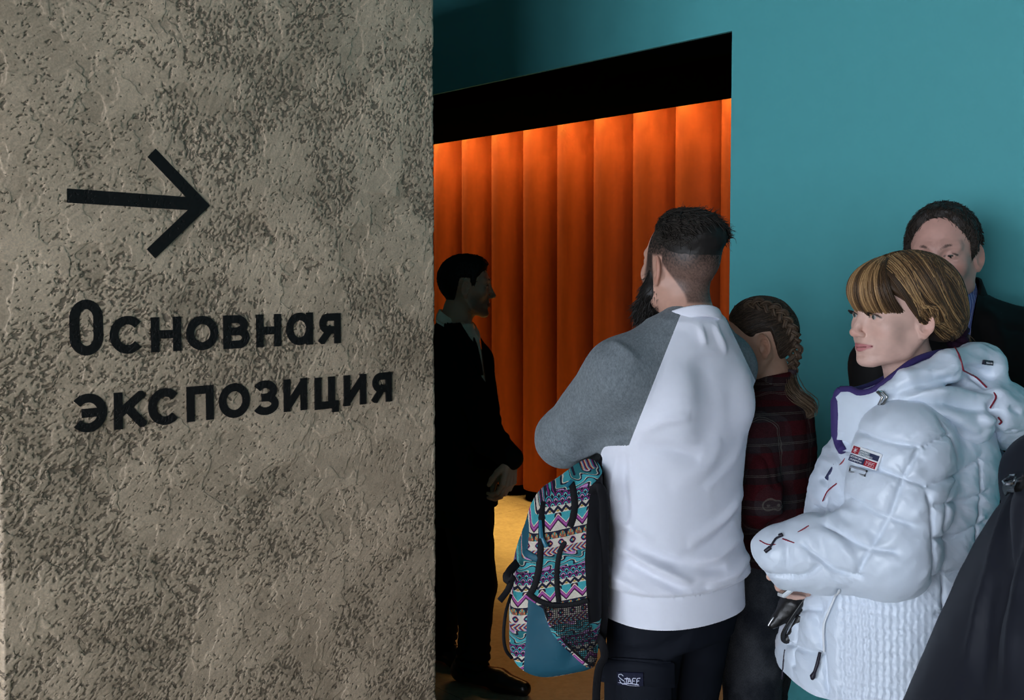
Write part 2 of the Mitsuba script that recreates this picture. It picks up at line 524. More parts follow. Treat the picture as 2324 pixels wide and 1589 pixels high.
# the downlights in the slot
for k in range(13):
    c = UV(UT + (k - 2 + 0.66) * PITCH_T, VT - 0.275, CEIL + 0.19)
    sfx = '' if k == 0 else f'_{k:03d}'
    a = np.arange(20) * np.pi / 10
    can = [(0.0, -0.03), (0.045, -0.03), (0.045, 0.11), (0.0, 0.11)]
    v, f = np.stack([np.stack([r * np.cos(a), r * np.sin(a), a * 0 + z], 1) for r, z in can]).reshape(-1, 3) + c, []
    i, j = np.arange(len(can) - 1)[:, None] * 20, np.arange(20)[None]
    q = np.stack([i + j, i + (j + 1) % 20, i + 20 + (j + 1) % 20, i + 20 + j], -1).reshape(-1, 4)
    scene['ceiling_lamp__can' + sfx] = ply((v, q), 'mat_black')
    ang = np.arange(16) * np.pi / 8
    disc = np.vstack([np.stack([0.036 * np.cos(ang), 0.036 * np.sin(ang), ang * 0 - 0.032], 1), [[0, 0, -0.032]]]) + c
    df = np.array([[(m + 1) % 16, m, 16] for m in range(16)])
    scene['ceiling_lamp__lens' + sfx] = ply((disc, df), 'mat_black', emitter={'type': 'area', 'radiance': {'type': 'rgb', 'value': COVE_LIGHT}})
    scene['lamp_beam' + sfx] = {'type': 'spot', 'to_world': T().look_at(origin=(c - Z * 0.034).tolist(), target=(c - Z - V * 0.20).tolist(), up=V.tolist()), 'cutoff_angle': 20.0, 'beam_width': 6.0, 'intensity': {'type': 'rgb', 'value': FLOOR_LIGHT}}
add('ceiling_lamp__rail', slab(CU0 + 0.1, CU1 - 0.1, VT - 0.295, VT - 0.255, CEIL + 0.30, CEIL + 0.318), 'mat_black')
tag('ceiling_lamp', 'row of small warm downlights in the ceiling slot above the orange columns', 'lamp')

# ---- the row of orange columns


def velvet(p, n, uv):
    g = fbm(p.x * 30, p.y * 30, p.z * 3, 3)
    return mix((0.34, 0.070, 0.019), (0.44, 0.094, 0.026), g)


mat('mat_orange', proc(velvet), 0.75, 0.15, sheen=0.3)


def lathe(prof, sides, at):
    a = np.arange(sides) * 2 * np.pi / sides
    pr = np.asarray(prof, float)
    v = np.stack([np.outer(pr[:, 0], np.cos(a)), np.outer(pr[:, 0], np.sin(a)), np.repeat(pr[:, 1:2], sides, 1)], -1).reshape(-1, 3)
    m = len(pr)
    i, j = np.arange(m - 1)[:, None] * sides, np.arange(sides)[None]
    k = (j + 1) % sides
    f = np.stack([i + j, i + k, i + sides + k, i + sides + j], -1).reshape(-1, 4)
    return v + np.asarray(at), np.vstack([f[:, [0, 1, 2]], f[:, [0, 2, 3]]])


order = ['first full', 'second full', 'third full', 'fourth full', 'fifth full', 'sixth full', 'seventh full', 'eighth full']
for k in range(-1, 10):
    c = UV(UT + (k + 0.5) * PITCH_T, VT, 0)
    r = PITCH_T * 0.5 - 0.011
    col = lathe([(0, 0.075), (r - 0.012, 0.075), (r - 0.003, 0.079), (r, 0.09), (r, 1.0), (r, 2.0), (r, CEIL + 0.22), (r - 0.01, CEIL + 0.23), (0, CEIL + 0.23)], 64, c)
    base = lathe([(0, 0.0), (r - 0.02, 0.0), (r - 0.02, 0.075), (0, 0.075)], 40, c)
    key = 'column' if k == -1 else f'column_{k + 1:03d}'
    scene[key + '__shaft'] = ply(col, 'mat_orange', smooth=40)
    scene[key + '__plinth'] = ply(base, 'mat_black', smooth=40)
    if k < 0:
        tag(key, "orange velvet column cut off by the right edge of the doorway", 'column', 'orange columns in the passage')
    elif k < 8:
        tag(key, f"tall round orange velvet column, {order[k]} one from the doorway's right edge", 'column', 'orange columns in the passage')
    else:
        tag(key, 'leftmost orange velvet column, cut off by the concrete pillar' if k == 8 else 'orange velvet column hidden behind the concrete pillar', 'column', 'orange columns in the passage')

# ---- the plaster pillar with its sign
GL = None


def on_face(x, y):
    """(v, z) of the pillar's face at a pixel."""
    d = ray(x, y)
    o = np.array([0, 0, CAM_Z])
    t = (UE - o @ U) / (d @ U)
    q = o + d * t
    return q @ V, q[2]


VL = on_face(3, 1350)[0]
PT = 2.0
PH = 2.80
cr = 0.005
sv = np.r_[np.linspace(0, 0.03, 8)[:-1]]
prof = []                                       # around the pillar's front: left side, face, right side
for t in np.linspace(0.03, cr, 7):
    prof.append((UE + t, VL, 0, -1))
for a in np.linspace(0, np.pi / 2, 4)[:-1]:
    prof.append((UE + cr - cr * math.sin(a), VL + cr - cr * math.cos(a), -math.sin(a), -math.cos(a)))
for t in np.arange(VL + cr, VE - cr + 1e-6, 0.0026):
    prof.append((UE, t, -1, 0))
for a in np.linspace(0, np.pi / 2, 4)[1:]:
    prof.append((UE + cr - cr * math.cos(a), VE - cr + cr * math.sin(a), -math.cos(a), math.sin(a)))
for t in np.linspace(cr, 0.03, 7)[1:]:
    prof.append((UE + t, VE, 0, 1))
prof = np.array(prof)
zs = np.r_[np.linspace(0, 0.5, 26)[:-1], np.arange(0.5, 2.42, 0.0027), np.linspace(2.42, PH, 12)[1:]]
A, B = np.meshgrid(np.arange(len(prof)), zs, indexing='ij')
pu, pvv, nu, nv = (prof[A.ravel(), i] for i in range(4))
bz = B.ravel()
apar = pvv + 0.8 * (pu - UE)
hh = np.array(plaster(mi.Float(apar.astype(np.float32)), mi.Float(bz.astype(np.float32)))[0], float)
chip = np.where(np.abs(nv) > 0.3, 0.004 * (nfbm(np.stack([bz * 45, pu * 30, apar * 0], 1), 3, seed=4) - 0.62), 0)
pos = np.outer(pu + nu * (hh + chip), U) + np.outer(pvv + nv * (hh + chip), V) + np.outer(bz, Z)
nzc = len(zs)
ii, jj = np.meshgrid(np.arange(len(prof) - 1), np.arange(nzc - 1), indexing='ij')
q0 = (ii * nzc + jj).ravel()
fq = np.stack([q0, q0 + nzc, q0 + nzc + 1, q0 + 1], 1)
ff = np.vstack([fq[:, [0, 1, 2]], fq[:, [0, 2, 3]]])
e1, e2 = pos[ff[:, 1]] - pos[ff[:, 0]], pos[ff[:, 2]] - pos[ff[:, 0]]
if (np.cross(e1, e2) @ U).sum() > 0:
    ff = ff[:, ::-1]
body = slab(UE + 0.006, UE + PT, VL + 0.006, VE - 0.006, 0.0, PH - 0.002, 0.002)
add('pillar', (pos, ff), 'mat_plaster', smooth=True, kind='structure')
add('pillar__core', body, 'mat_teal')

# ---- lettering: strokes in a unit box, mapped to the box that each letter fills on the face


def arc(cx, cy, rx, ry, a0, a1, n=24):
    t = np.radians(np.linspace(a0, a1, n))
    return list(zip(cx + rx * np.cos(t), cy + ry * np.sin(t)))


GLYPH = {
    'O': [arc(0.5, 0.70, 0.5, 0.30, 0, 180) + arc(0.5, 0.30, 0.5, 0.30, 180, 360) + [(1.0, 0.70)]],
    'с': [arc(0.52, 0.5, 0.52, 0.5, 42, 318, 40)],
    'н': [[(0, 0), (0, 1)], [(1, 0), (1, 1)], [(0, 0.5), (1, 0.5)]],
    'о': [arc(0.5, 0.5, 0.5, 0.5, 0, 360, 48)],
    'в': [[(0, 0), (0, 1)], [(0, 1), (0.55, 1)] + arc(0.55, 0.76, 0.36, 0.24, 90, -90, 14) + [(0, 0.52)], [(0.5, 0.52), (0.62, 0.52)] + arc(0.62, 0.26, 0.38, 0.26, 90, -90, 14) + [(0, 0.0)]],
    'а': [arc(0.5, 0.5, 0.5, 0.5, 0, 360, 48), [(1, 0), (1, 1)]],
    'я': [[(1, 0), (1, 1)], [(1, 1), (0.42, 1)] + arc(0.42, 0.72, 0.36, 0.28, 90, 270, 16) + [(1, 0.44)], [(0.52, 0.44), (0.06, 0)]],
    'э': [arc(0.48, 0.5, 0.52, 0.5, 138, -138, 40), [(0.42, 0.5), (1.0, 0.5)]],
    'к': [[(0, 0), (0, 1)], [(0.92, 1), (0.16, 0.47)], [(0.36, 0.60), (0.98, 0)]],
    'п': [[(0, 0), (0, 1)], [(1, 0), (1, 1)], [(0, 1), (1, 1)]],
    'з': [arc(0.48, 0.755, 0.44, 0.245, 155, -90, 24) + [(0.30, 0.51)], [(0.40, 0.51), (0.5, 0.51)] + arc(0.5, 0.255, 0.5, 0.255, 90, -155, 26)],
    'и': [[(0, 0), (0, 1)], [(1, 0), (1, 1)], [(0.03, 0.03), (0.97, 0.97)]],
    'ц': [[(0, 1), (0, 0), (1.1, 0)], [(0.86, 0), (0.86, 1)], [(1.1, 0), (1.1, -0.17)]],
}
SW = 0.0172
ROWS = [('O', 157, 233, 680, 807), ('с', 248, 327, 717, 803), ('н', 342, 410, 719.5, 798), ('о', 422, 494, 717, 795), ('в', 506, 565, 715.5, 791), ('н', 581, 637, 713.5, 787), ('а', 649, 709, 710, 783.5), ('я', 722, 772, 711.5, 780),
        ('э', 158, 242, 893.5, 981), ('к', 258, 332, 889, 972), ('с', 336, 410, 881.5, 964.5), ('п', 423, 484, 876, 955), ('о', 496, 566, 870, 948.5), ('з', 572, 631, 863.5, 942), ('и', 643, 696, 860, 932.5), ('ц', 714, 764, 856, 928), ('и', 780, 830, 850.5, 919.5), ('я', 843, 888, 846, 913)]
scene['mat_sign'] = {'type': 'twosided', 'b': {'type': 'bumpmap', 't': proc(plaster_bump, 0.0006), 'scale': 0.0006,
                     'b': {'type': 'principled', 'base_color': {'type': 'rgb', 'value': [0.0085, 0.008, 0.0075]}, 'roughness': 0.55, 'specular': 0.3}}}


def on_wall(shape, key):
    ms = []
    for g in getattr(shape, 'geoms', [shape]):
        m = trimesh.creation.extrude_polygon(g, 0.006)
        q, f = np.asarray(m.vertices), np.asarray(m.faces)
        w = q[:, :1] * V + q[:, 1:2] * Z + (UE + 0.0036 - q[:, 2:3]) * U
        a = w[f]
        vol = np.einsum('ij,ij->i', a[:, 0] - w[0], np.cross(a[:, 1] - w[0], a[:, 2] - w[0])).sum()
        ms.append((w, f if vol > 0 else f[:, ::-1]))
    return add(key, cat_mesh(ms), 'mat_sign')


for ch, x0, x1, y0, y1 in ROWS:
    xm = (x0 + x1) / 2
    va, vb = on_face(x0, (y0 + y1) / 2)[0], on_face(x1, (y0 + y1) / 2)[0]
    zt, zb = on_face(xm, y0)[1], on_face(xm, y1)[1]
    w = SW * (1.08 if ch == 'O' else 1.0)
    va, vb, zt, zb = va + w / 2, vb - w / 2, zt - w / 2, zb + w / 2
    cap = 'flat'
    parts = []
    for st in GLYPH[ch]:
        pts = [(va + (vb - va) * a, zb + (zt - zb) * b) for a, b in st]
        ring = ch in ('O', 'о', 'а') and len(st) > 10
        parts.append((Polygon(pts).exterior if ring else LineString(pts)).buffer(w / 2, cap_style='square' if not ring and len(st) <= 3 else 'flat', join_style='mitre' if len(st) <= 4 else 'round', quad_segs=8))
    shp = union_all(parts)
    lim = sbox(va - w / 2, zb - w / 2 - (0.3 if ch == 'ц' else 0), vb + w / 2 + (0.04 if ch == 'ц' else 0), zt + w / 2)
    on_wall(shp.intersection(lim).simplify(0.0002), 'pillar__letter')
ar = lambda pts: [on_face(*p) for p in pts]
head = LineString(ar([(343, 347), (457, 466), (342, 576)])).buffer(0.0125, cap_style='flat', join_style='mitre')
shaft = LineString(ar([(151, 444), (446, 463.5)])).buffer(0.0135, cap_style='flat')
on_wall(union_all([head, shaft]), 'pillar__arrow')
labels['pillar__arrow'] = {'label': 'black arrow pointing right'}
# ================================================================== FIGURES: shared builders
scene['mat_skin'] = {'type': 'twosided', 'b': {'type': 'principled', 'base_color': VC, 'roughness': 0.48, 'specular': 0.4, 'sheen': 0.15}}
scene['mat_hair'] = {'type': 'twosided', 'b': {'type': 'principled', 'base_color': VC, 'roughness': 0.5, 'specular': 0.35}}
mat('mat_navy', (0.006, 0.008, 0.014), 0.8, 0.2)
mat('mat_rubber', (0.01, 0.01, 0.01), 0.6, 0.3)
mat('mat_eye', VC, 0.2, 0.3)


class Head:
    """A head in its own axes (x right, y forward, z up, origin between the ear canals), placed in the world."""

    def __init__(self, pos, yaw, pitch=0.0, roll=0.0, scale=1.0, **k):
        self.R = rotz(math.radians(yaw)) @ rotx(math.radians(pitch)) @ roty(math.radians(roll))
        self.pos, self.s = np.asarray(pos, float), scale
        self.k = dict(nose=0.0, chin=0.0, jaw=0.0, lips=0.0, smile=0.0, face=1.0, neck=0.052, brow=0.0, cheek=0.0, lid=0.0, full=0.0, wing=1.0, zs=1.0, nend=(0, -0.048, -0.17))
        self.k.update(k)

    def loc(self, p):
        q = ((p - self.pos) @ self.R) / self.s
        q[..., 2] = np.where(q[..., 2] < 0.016, 0.016 + (q[..., 2] - 0.016) / self.k['zs'], q[..., 2])
        return q

    def world(self, q):
        q = np.array(q, float)
        q[..., 2] = np.where(q[..., 2] < 0.016, 0.016 + (q[..., 2] - 0.016) * self.k['zs'], q[..., 2])
        return self.pos + (q * self.s) @ self.R.T

    def ear(self, q, mir):
        """The ear on the side where x * mir > 0."""
        e = q * np.array([mir, 1, 1.0]) - np.array([0.0775, -0.012, -0.002])
        e = e @ (rotz(math.radians(28)) @ rotx(math.radians(-8)))          # the back edge stands out
        y, z = e[..., 1], e[..., 2]
        d = ell(e, (0.001, -0.002, 0.004), (0.0045, 0.0175, 0.0275))
        r = np.sqrt((y / 0.0175) ** 2 + ((z - 0.005) / 0.0275) ** 2) + 1e-9
        ring = np.sqrt(((r - 1) * 0.021) ** 2 + (e[..., 0] - 0.004) ** 2) - 0.0034 * ss(-1.25, -0.5, -y / 0.0175 - 0.3 * z / 0.03)
        d = smin(d, ring, 0.003)
        anti = np.sqrt(((np.sqrt(((y + 0.002) / 0.0105) ** 2 + ((z - 0.001) / 0.017) ** 2) - 1) * 0.012) ** 2 + (e[..., 0] - 0.004) ** 2) - 0.0024
        d = smin(d, np.where(y < 0.006, anti, 1), 0.003)
        d = smax(d, -ell(e, (0.0085, 0.002, -0.003), (0.0065, 0.0075, 0.0105)), 0.003)
        d = smin(d, ell(e, (0.002, 0.005, -0.026), (0.0045, 0.0085, 0.0095)), 0.006)
        d = smin(d, ell(e, (0.003, 0.013, -0.004), (0.004, 0.004, 0.007)), 0.004)
        return smin(d, ell(e, (-0.010, 0.004, 0.0), (0.011, 0.011, 0.022)), 0.006)

    def sdf(self, q, ears=(1, -1), detail=True):
        k = self.k
        a = np.stack([np.abs(q[..., 0]), q[..., 1], q[..., 2]], -1)
        d = ell(q, (0, -0.012, 0.040), (0.076, 0.098, 0.090))
        d = smin(d, ell(q, (0, 0.020, -0.020), (0.061 * k['face'], 0.068, 0.088 + k['chin'])), 0.03)
        d = smin(d, chain(a, [(0.055, -0.008, -0.035), (0.050 + k['jaw'], 0.015, -0.068), (0.017, 0.068, -0.096 - k['chin'])], [0.017, 0.017, 0.015], 0.01), 0.025)
        d = smin(d, sph(q, (0, 0.077, -0.096 - k['chin']), 0.0165), 0.018)
        d = smin(d, ell(a, (0.043, 0.056, -0.014), (0.021, 0.021, 0.022 + k['cheek'])), 0.022)
        if k['full']:
            d = smin(d, ell(a, (0.034, 0.044, -0.046), (0.026, 0.030, 0.030 )) + 0.004 - k['full'], 0.02)
        d = smin(d, cone(q, (0, -0.022, -0.05), k['nend'], k['neck'], k['neck'] + 0.004), 0.02)
        if detail:
            d = smin(d, cone(a, (0.010, 0.083, 0.036), (0.044, 0.066, 0.036), 0.010 + k['brow'], 0.009 + k['brow']), 0.014)
            d = smax(d, -ell(a, (0.032, 0.098, 0.016), (0.021, 0.017, 0.0125)), 0.014)
            lid = ell(a, (0.032, 0.0705, 0.0165), (0.0165, 0.0150, 0.0128))
            d = smin(d, lid, 0.005)
            op = ell(a, (0.032, 0.0895, 0.0155), (0.0130, 0.0085, 0.0050 - k['lid']))
            d = smax(d, -op, 0.0012)
            n = k['nose']
            d = smin(d, cone(q, (0, 0.086, 0.024), (0, 0.1075 + n, -0.022), 0.0075, 0.0095), 0.012)
            d = smin(d, sph(q, (0, 0.1085 + n, -0.0245), 0.0105), 0.006)
            d = smin(d, ell(a, (0.0125 * k['wing'], 0.0985 + 0.5 * n, -0.029), (0.0075 * k['wing'], 0.0105 * k['wing'], 0.0078 * k['wing'])), 0.006)
            d = smax(d, -ell(a, (0.0068, 0.104 + n * 0.7, -0.0365), (0.0032, 0.0060, 0.0035)), 0.002)
            d = smin(d, ell(q, (0, 0.072, -0.060), (0.030, 0.023, 0.024)), 0.016)
            L, s = k['lips'], k['smile']
            d = smin(d, cone(a, (0.003, 0.0955, -0.0560), (0.022 + s, 0.0835 - s, -0.0600 + s), 0.0040 + L, 0.0016), 0.005)
            d = smin(d, cone(a, (0.000, 0.0945, -0.0665), (0.020 + s, 0.0835 - s, -0.0615 + s), 0.0050 + L, 0.0016), 0.005)
            d = smax(d, -cone(a, (0.000, 0.1010, -0.0608), (0.0245 + s, 0.0855 - s, -0.0605 + 1.4 * s), 0.0014, 0.0012), 0.0022)
            d = smax(d, -ell(q, (0, 0.098, -0.079), (0.018, 0.009, 0.005)), 0.010)
        for m in ears:
            near = (q[..., 0] * m) > 0.04
            if near.any():
                e = np.full(q.shape[:-1], 1.0)
                e[near] = self.ear(q[near], m)
                d = smin(d, e, 0.005)
        return d

    def colors(self, q, base, lips=(0.42, 0.13, 0.12), blush=0.0, stub=None, brow=(0.05, 0.035, 0.025), seed=0):
        """Skin colour per vertex; stub: (colour, weights) of shaved hair."""
        a = np.stack([np.abs(q[..., 0]), q[..., 1], q[..., 2]], -1)
        c = np.tile(np.array(base, float), (len(q), 1))
        c *= (0.93 + 0.14 * nfbm(q * 90, 3, seed=seed))[:, None]
        s = self.k['smile']

        def blend(col, w):
            nonlocal c
            w = np.clip(w, 0, 1)[:, None]
            c = c * (1 - w) + np.array(col, float) * w
        red = np.array(base) * np.array([1.0, 0.72, 0.66])
        blend(red, 0.55 * blush * ss(0.03, 0.0, np.linalg.norm((a - np.array([0.043, 0.072, -0.022])) * [1, 1, 1.2], axis=1)))
        blend(red, (0.3 + 0.4 * blush) * ss(0.020, 0.004, np.linalg.norm(a - np.array([0.004, 0.112, -0.027]), axis=1)))
        earw = ss(0.074, 0.086, a[:, 0]) * ss(0.05, 0.02, np.abs(a[:, 2]))
        blend(red, 0.5 * earw)
        up, _ = seg_dist(a, (0.002, 0.0985, -0.0565), (0.0215 + s, 0.086 - s, -0.0600 + s))
        lo, _ = seg_dist(a, (0.0, 0.0985, -0.0665), (0.0195 + s, 0.086 - s, -0.0620 + s))
        blend(lips, 0.9 * ss(0.0068, 0.0042, np.minimum(up, lo)))
        ml, _ = seg_dist(a, (0.0, 0.098, -0.0608), (0.0245 + s, 0.0855 - s, -0.0605 + 1.4 * s))
        blend(np.array(lips) * 0.35, 0.8 * ss(0.0026, 0.0010, ml))
        bw, t = path_dist(a, [(0.012, 0.091, 0.035), (0.028, 0.088, 0.0415), (0.048, 0.068, 0.037)])
        nb = nz(q * [900, 300, 900], 3)
        blend(brow, 0.85 * ss(0.0052, 0.0025, bw + 0.0016 * t + 0.002 * (nb - 0.5)))
        le, _ = path_dist(a, [(0.018, 0.083, 0.0145), (0.024, 0.088, 0.0205), (0.033, 0.0885, 0.0215), (0.042, 0.083, 0.019), (0.0475, 0.077, 0.0155)])
        blend((0.03, 0.02, 0.016), 0.8 * ss(0.0034, 0.0014, le))
        if stub is not None:
            blend(stub[0], stub[1])
        return c

    def eyes(self, key, look=(0, 0), iris=(0.10, 0.16, 0.17)):
        for m in (-1, 1):
            c = np.array([m * 0.032, 0.0725, 0.0160])
            ball = trimesh.creation.icosphere(4, 0.0125)
            v = np.asarray(ball.vertices)
            g = np.array([math.sin(math.radians(look[0])), math.cos(math.radians(look[0])), math.sin(math.radians(look[1]))])
            g /= np.linalg.norm(g)
            ang = np.degrees(np.arccos(np.clip(v @ g / 0.0125, -1, 1)))
            col = np.where(ang[:, None] < 12, 0.005, np.where(ang[:, None] < 26, np.array(iris), np.where(ang[:, None] < 31, np.array(iris) * 0.3, [0.33, 0.30, 0.29])))
            add(key + '__eye', (self.world(v + c), np.asarray(ball.faces)), 'mat_eye', smooth=True, color=col)


def strands(paths, normals, r, col, sides=4, flat=0.5, taper=(0.5, 1.0, 0.25)):
    """Hair: paths (n, m, 3) with surface normals (n, m, 3), radius (n,), colours (n, 3) -> (v, f, vertex colours)."""
    n, m = paths.shape[:2]
    t = np.gradient(paths, axis=1)
    t /= np.linalg.norm(t, axis=2, keepdims=True) + 1e-12
    b = normals - t * (normals * t).sum(2, keepdims=True)
    b /= np.linalg.norm(b, axis=2, keepdims=True) + 1e-12
    a = np.cross(b, t)
    prof = np.interp(np.linspace(0, 1, m), [0, 0.4, 1], taper)
    ang = np.arange(sides) * 2 * np.pi / sides
    rr = (np.broadcast_to(r, (n,))[:, None] * prof[None])[:, :, None, None]
    v = paths[:, :, None] + rr * (np.cos(ang)[:, None] * a[:, :, None] + flat * np.sin(ang)[:, None] * b[:, :, None])
    i = (np.arange(n)[:, None, None] * m + np.arange(m - 1)[None, :, None]) * sides
    j = np.arange(sides)[None, None]
    k = (j + 1) % sides
    q = np.stack([i + j, i + k, i + sides + k, i + sides + j], -1).reshape(-1, 4)
    c = np.repeat(np.asarray(col, float), m * sides, 0)
    return v.reshape(-1, 3), np.vstack([q[:, [0, 1, 2]], q[:, [0, 2, 3]]]), c


def grad(fn, q, e=0.0015):
    g = np.stack([fn(q + np.eye(3)[i] * e) - fn(q - np.eye(3)[i] * e) for i in range(3)], -1)
    return g / (np.linalg.norm(g, axis=-1, keepdims=True) + 1e-12)


def drape(fn, paths, off):
    """Moves every path point onto the surface fn = off (off broadcast over points); returns (points, normals)."""
    q = paths.reshape(-1, 3).copy()
    o = np.broadcast_to(off, paths.shape[:2]).reshape(-1)
    for _ in range(4):
        g = grad(fn, q)
        q = q - np.clip(fn(q) - o, -0.015, 0.015)[:, None] * g
    return q.reshape(paths.shape), grad(fn, q).reshape(paths.shape)


def bezier(a, b, c, m):
    t = np.linspace(0, 1, m)[None, :, None]
    return (1 - t) ** 2 * a[:, None] + 2 * t * (1 - t) * b[:, None] + t * t * c[:, None]


def hand_bones(curl=(20, 30, 20), spread=4, thumb=(0.55, 0.75, -0.35), scale=1.0, mir=1):
    """Bones of a hand as (a, b, ra, rb): wrist at the origin, +y to the fingers, palm facing -z, thumb on +x (mir = -1: on -x)."""
    out = []
    for x0, y0, L, r, e in ((0.029, 0.086, (0.040, 0.025, 0.021), 0.0088, 1), (0.009, 0.091, (0.045, 0.028, 0.022), 0.0090, 0.2), (-0.011, 0.088, (0.041, 0.026, 0.021), 0.0086, -0.7), (-0.029, 0.079, (0.032, 0.020, 0.018), 0.0076, -1.6)):
        p = np.array([x0, y0, 0.0])
        out.append((np.array([x0 * 0.55, 0.012, 0.0]), p, 0.0135, 0.0115))
        ang = 0.0
        yaw = math.radians(spread * e)
        for i, l in enumerate(L):
            ang += math.radians(curl[i])
            d = np.array([math.sin(yaw) * math.cos(ang), math.cos(yaw) * math.cos(ang), -math.sin(ang)])
            q = p + d * l
            out.append((p, q, r * (1 - 0.07 * i), r * (0.95 - 0.09 * i)))
            p = q
    t = np.array(thumb, float)
    t /= np.linalg.norm(t)
    p0 = np.array([0.018, 0.018, -0.004])
    p1 = p0 + t * 0.042
    t2 = t + np.array([-0.25, 0.25, -0.1])
    t2 /= np.linalg.norm(t2)
    p2 = p1 + t2 * 0.032
    t3 = t2 + np.array([-0.3, 0.2, -0.1])
    t3 /= np.linalg.norm(t3)
    p3 = p2 + t3 * 0.024
    out += [(p0, p1, 0.014, 0.0115), (p1, p2, 0.0105, 0.0098), (p2, p3, 0.0098, 0.0080)]
    m = np.array([mir, 1, 1.0])
    return [(a * m * scale, b * m * scale, ra * scale, rb * scale) for a, b, ra, rb in out]


def hand_sdf(p, bones, R, pos):
    d = None
    q = (p - pos) @ R
    for i, (a, b, ra, rb) in enumerate(bones):
        c = cone(q, a, b, ra, rb)
        d = c if d is None else smin(d, c, 0.006 if i in (0, 4, 8, 12) or i > 15 else 0.003)
    return d


def frame(fwd, up):
    """Rotation whose columns are x (right), y = fwd, z ~ up."""
    y = np.asarray(fwd, float)
    y = y / np.linalg.norm(y)
    x = np.cross(y, np.asarray(up, float))
    x /= np.linalg.norm(x)
    return np.stack([x, y, np.cross(x, y)], 1)


def fuse(meshes):
    """One continuous mesh where the boolean union succeeds, else the meshes put together."""
    try:
        import manifold3d as m3
        ms = [m3.Manifold(m3.Mesh(np.asarray(v, np.float32), np.asarray(f, np.uint32))) for v, f in meshes]
        if all(m.status() == m3.Error.NoError and not m.is_empty() for m in ms):
            u = ms[0]
            for m in ms[1:]:
                u = u + m
            w = u.to_mesh()
            return np.asarray(w.vert_properties[:, :3], float), np.asarray(w.tri_verts, int)
    except Exception:
        pass
    return cat_mesh(meshes)


def shoe(p, heel, toe, r=0.042, h=0.08):
    """Distance to a shoe standing on the floor from heel to toe."""
    heel, toe = np.asarray(heel, float), np.asarray(toe, float)
    z = np.array([0, 0, 1.0])
    m = heel + (toe - heel) * 0.55
    d = cone(p, heel + z * 0.045, m + z * 0.045, 0.040, r)
    d = smin(d, cone(p, m + z * 0.035, toe - (toe - heel) / np.linalg.norm(toe - heel) * 0.035 + z * 0.028, r + 0.004, 0.030), 0.02)
    d = smin(d, cone(p, heel + z * 0.05, heel + z * 0.12 + (toe - heel) * 0.1, 0.042, 0.045), 0.02)
    return np.maximum(d, 0.0 - p[..., 2])


def folds(p, v, specs):
    """Sum of cloth folds: (a, b, width, height) ridges along segments."""
    d = np.zeros(len(p))
    for a, b, w, hgt in specs:
        dist, t = seg_dist(p, a, b)
        d += hgt * np.exp(-(dist / w) ** 2) * np.sin(np.pi * np.clip(t, 0.0, 1)) ** 0.6
    return d


def casts(fn, px, off=0.0, t0=1.2, t1=4.2):
    """The points of the surface fn = 0 behind pixels of the photograph, lifted by off along the normals (nearest approach where a sight line passes by)."""
    px = np.asarray(px, float)
    d, o = np.array([ray(x, y) for x, y in px]), np.array([0, 0, CAM_Z])
    t = np.full(len(px), t0)
    bs, bt = np.full(len(px), 9.0), t.copy()
    live = np.ones(len(px), bool)
    for _ in range(80):
        i = np.nonzero(live)[0]
        if not len(i):
            break
        s = fn(o + d[i] * t[i, None])
        m = s < bs[i]
        bs[i[m]], bt[i[m]] = s[m], t[i[m]]
        live[i] = (s > 0.0004) & (t[i] < t1)
        t[i] += np.maximum(s, 0.0005) * 0.75
    q = o + d * bt[:, None]
    return q + grad(fn, q) * (np.broadcast_to(off, len(px)) - np.minimum(bs, 0.05))[:, None]


def hit(fn, x, y, off=0.0):
    return casts(fn, [(x, y)], off)[0]


def decal(fn, x0, x1, y0, y1, off, nx=9, ny=7, edge=0.003, skew=0.0, back=0.006):
    """A thin closed patch lying on the surface fn over a rectangle of pixels (skew: pixels of drop per pixel to the right)."""
    ij = [(i, j) for i in range(nx) for j in range(ny)]
    q = casts(fn, [(x0 + (x1 - x0) * i / (nx - 1), y0 + (y1 - y0) * j / (ny - 1) + skew * (x1 - x0) * i / (nx - 1)) for i, j in ij], np.array([off - edge * (i in (0, nx - 1) or j in (0, ny - 1)) for i, j in ij]))
    n = grad(fn, q)
    b = q - n * back
    i, j = np.meshgrid(np.arange(nx - 1), np.arange(ny - 1), indexing='ij')
    k = (i * ny + j).ravel()
    f = np.stack([k, k + 1, k + ny + 1, k + ny], 1)
    m = len(q)
    rim = [a * ny for a in range(nx)] + [(nx - 1) * ny + a for a in range(1, ny)] + [a * ny + ny - 1 for a in range(nx - 2, -1, -1)] + [a for a in range(ny - 2, 0, -1)]
    rim = np.array(rim)
    nxt = np.roll(rim, -1)
    s = np.stack([rim, nxt, nxt + m, rim + m], 1)
    F = np.vstack([f, f[:, ::-1] + m, s])
    F = np.vstack([F[:, [0, 1, 2]], F[:, [0, 2, 3]]])
    V_ = np.vstack([q, b])
    tri = V_[F]
    c = V_.mean(0)
    if np.einsum('ij,ij->i', tri[:, 0] - c, np.cross(tri[:, 1] - c, tri[:, 2] - c)).sum() < 0:
        F = F[:, ::-1]
    return V_, F


def hits(fn, pts, off=0.0, n=None):
    """Surface points under a list of pixels; n: first resampled as a smooth curve."""
    p = np.array(pts, float)
    if n:
        p = spline(np.c_[p, np.zeros(len(p))], n)[:, :2]
    return casts(fn, p, off)


def pxfolds(fn, v, specs):
    """Cloth folds given as pixel polylines on the surface: (points, width in metres, height in metres)."""
    d = np.zeros(len(v))
    for pts, w, hgt in specs:
        path = hits(fn, pts, 0.0, max(8, 5 * len(pts)))
        dist, t = path_dist(v, path)
        d += hgt * np.exp(-(dist / w) ** 2) * np.sin(np.pi * np.clip(t, 0, 1)) ** 0.6
    return d
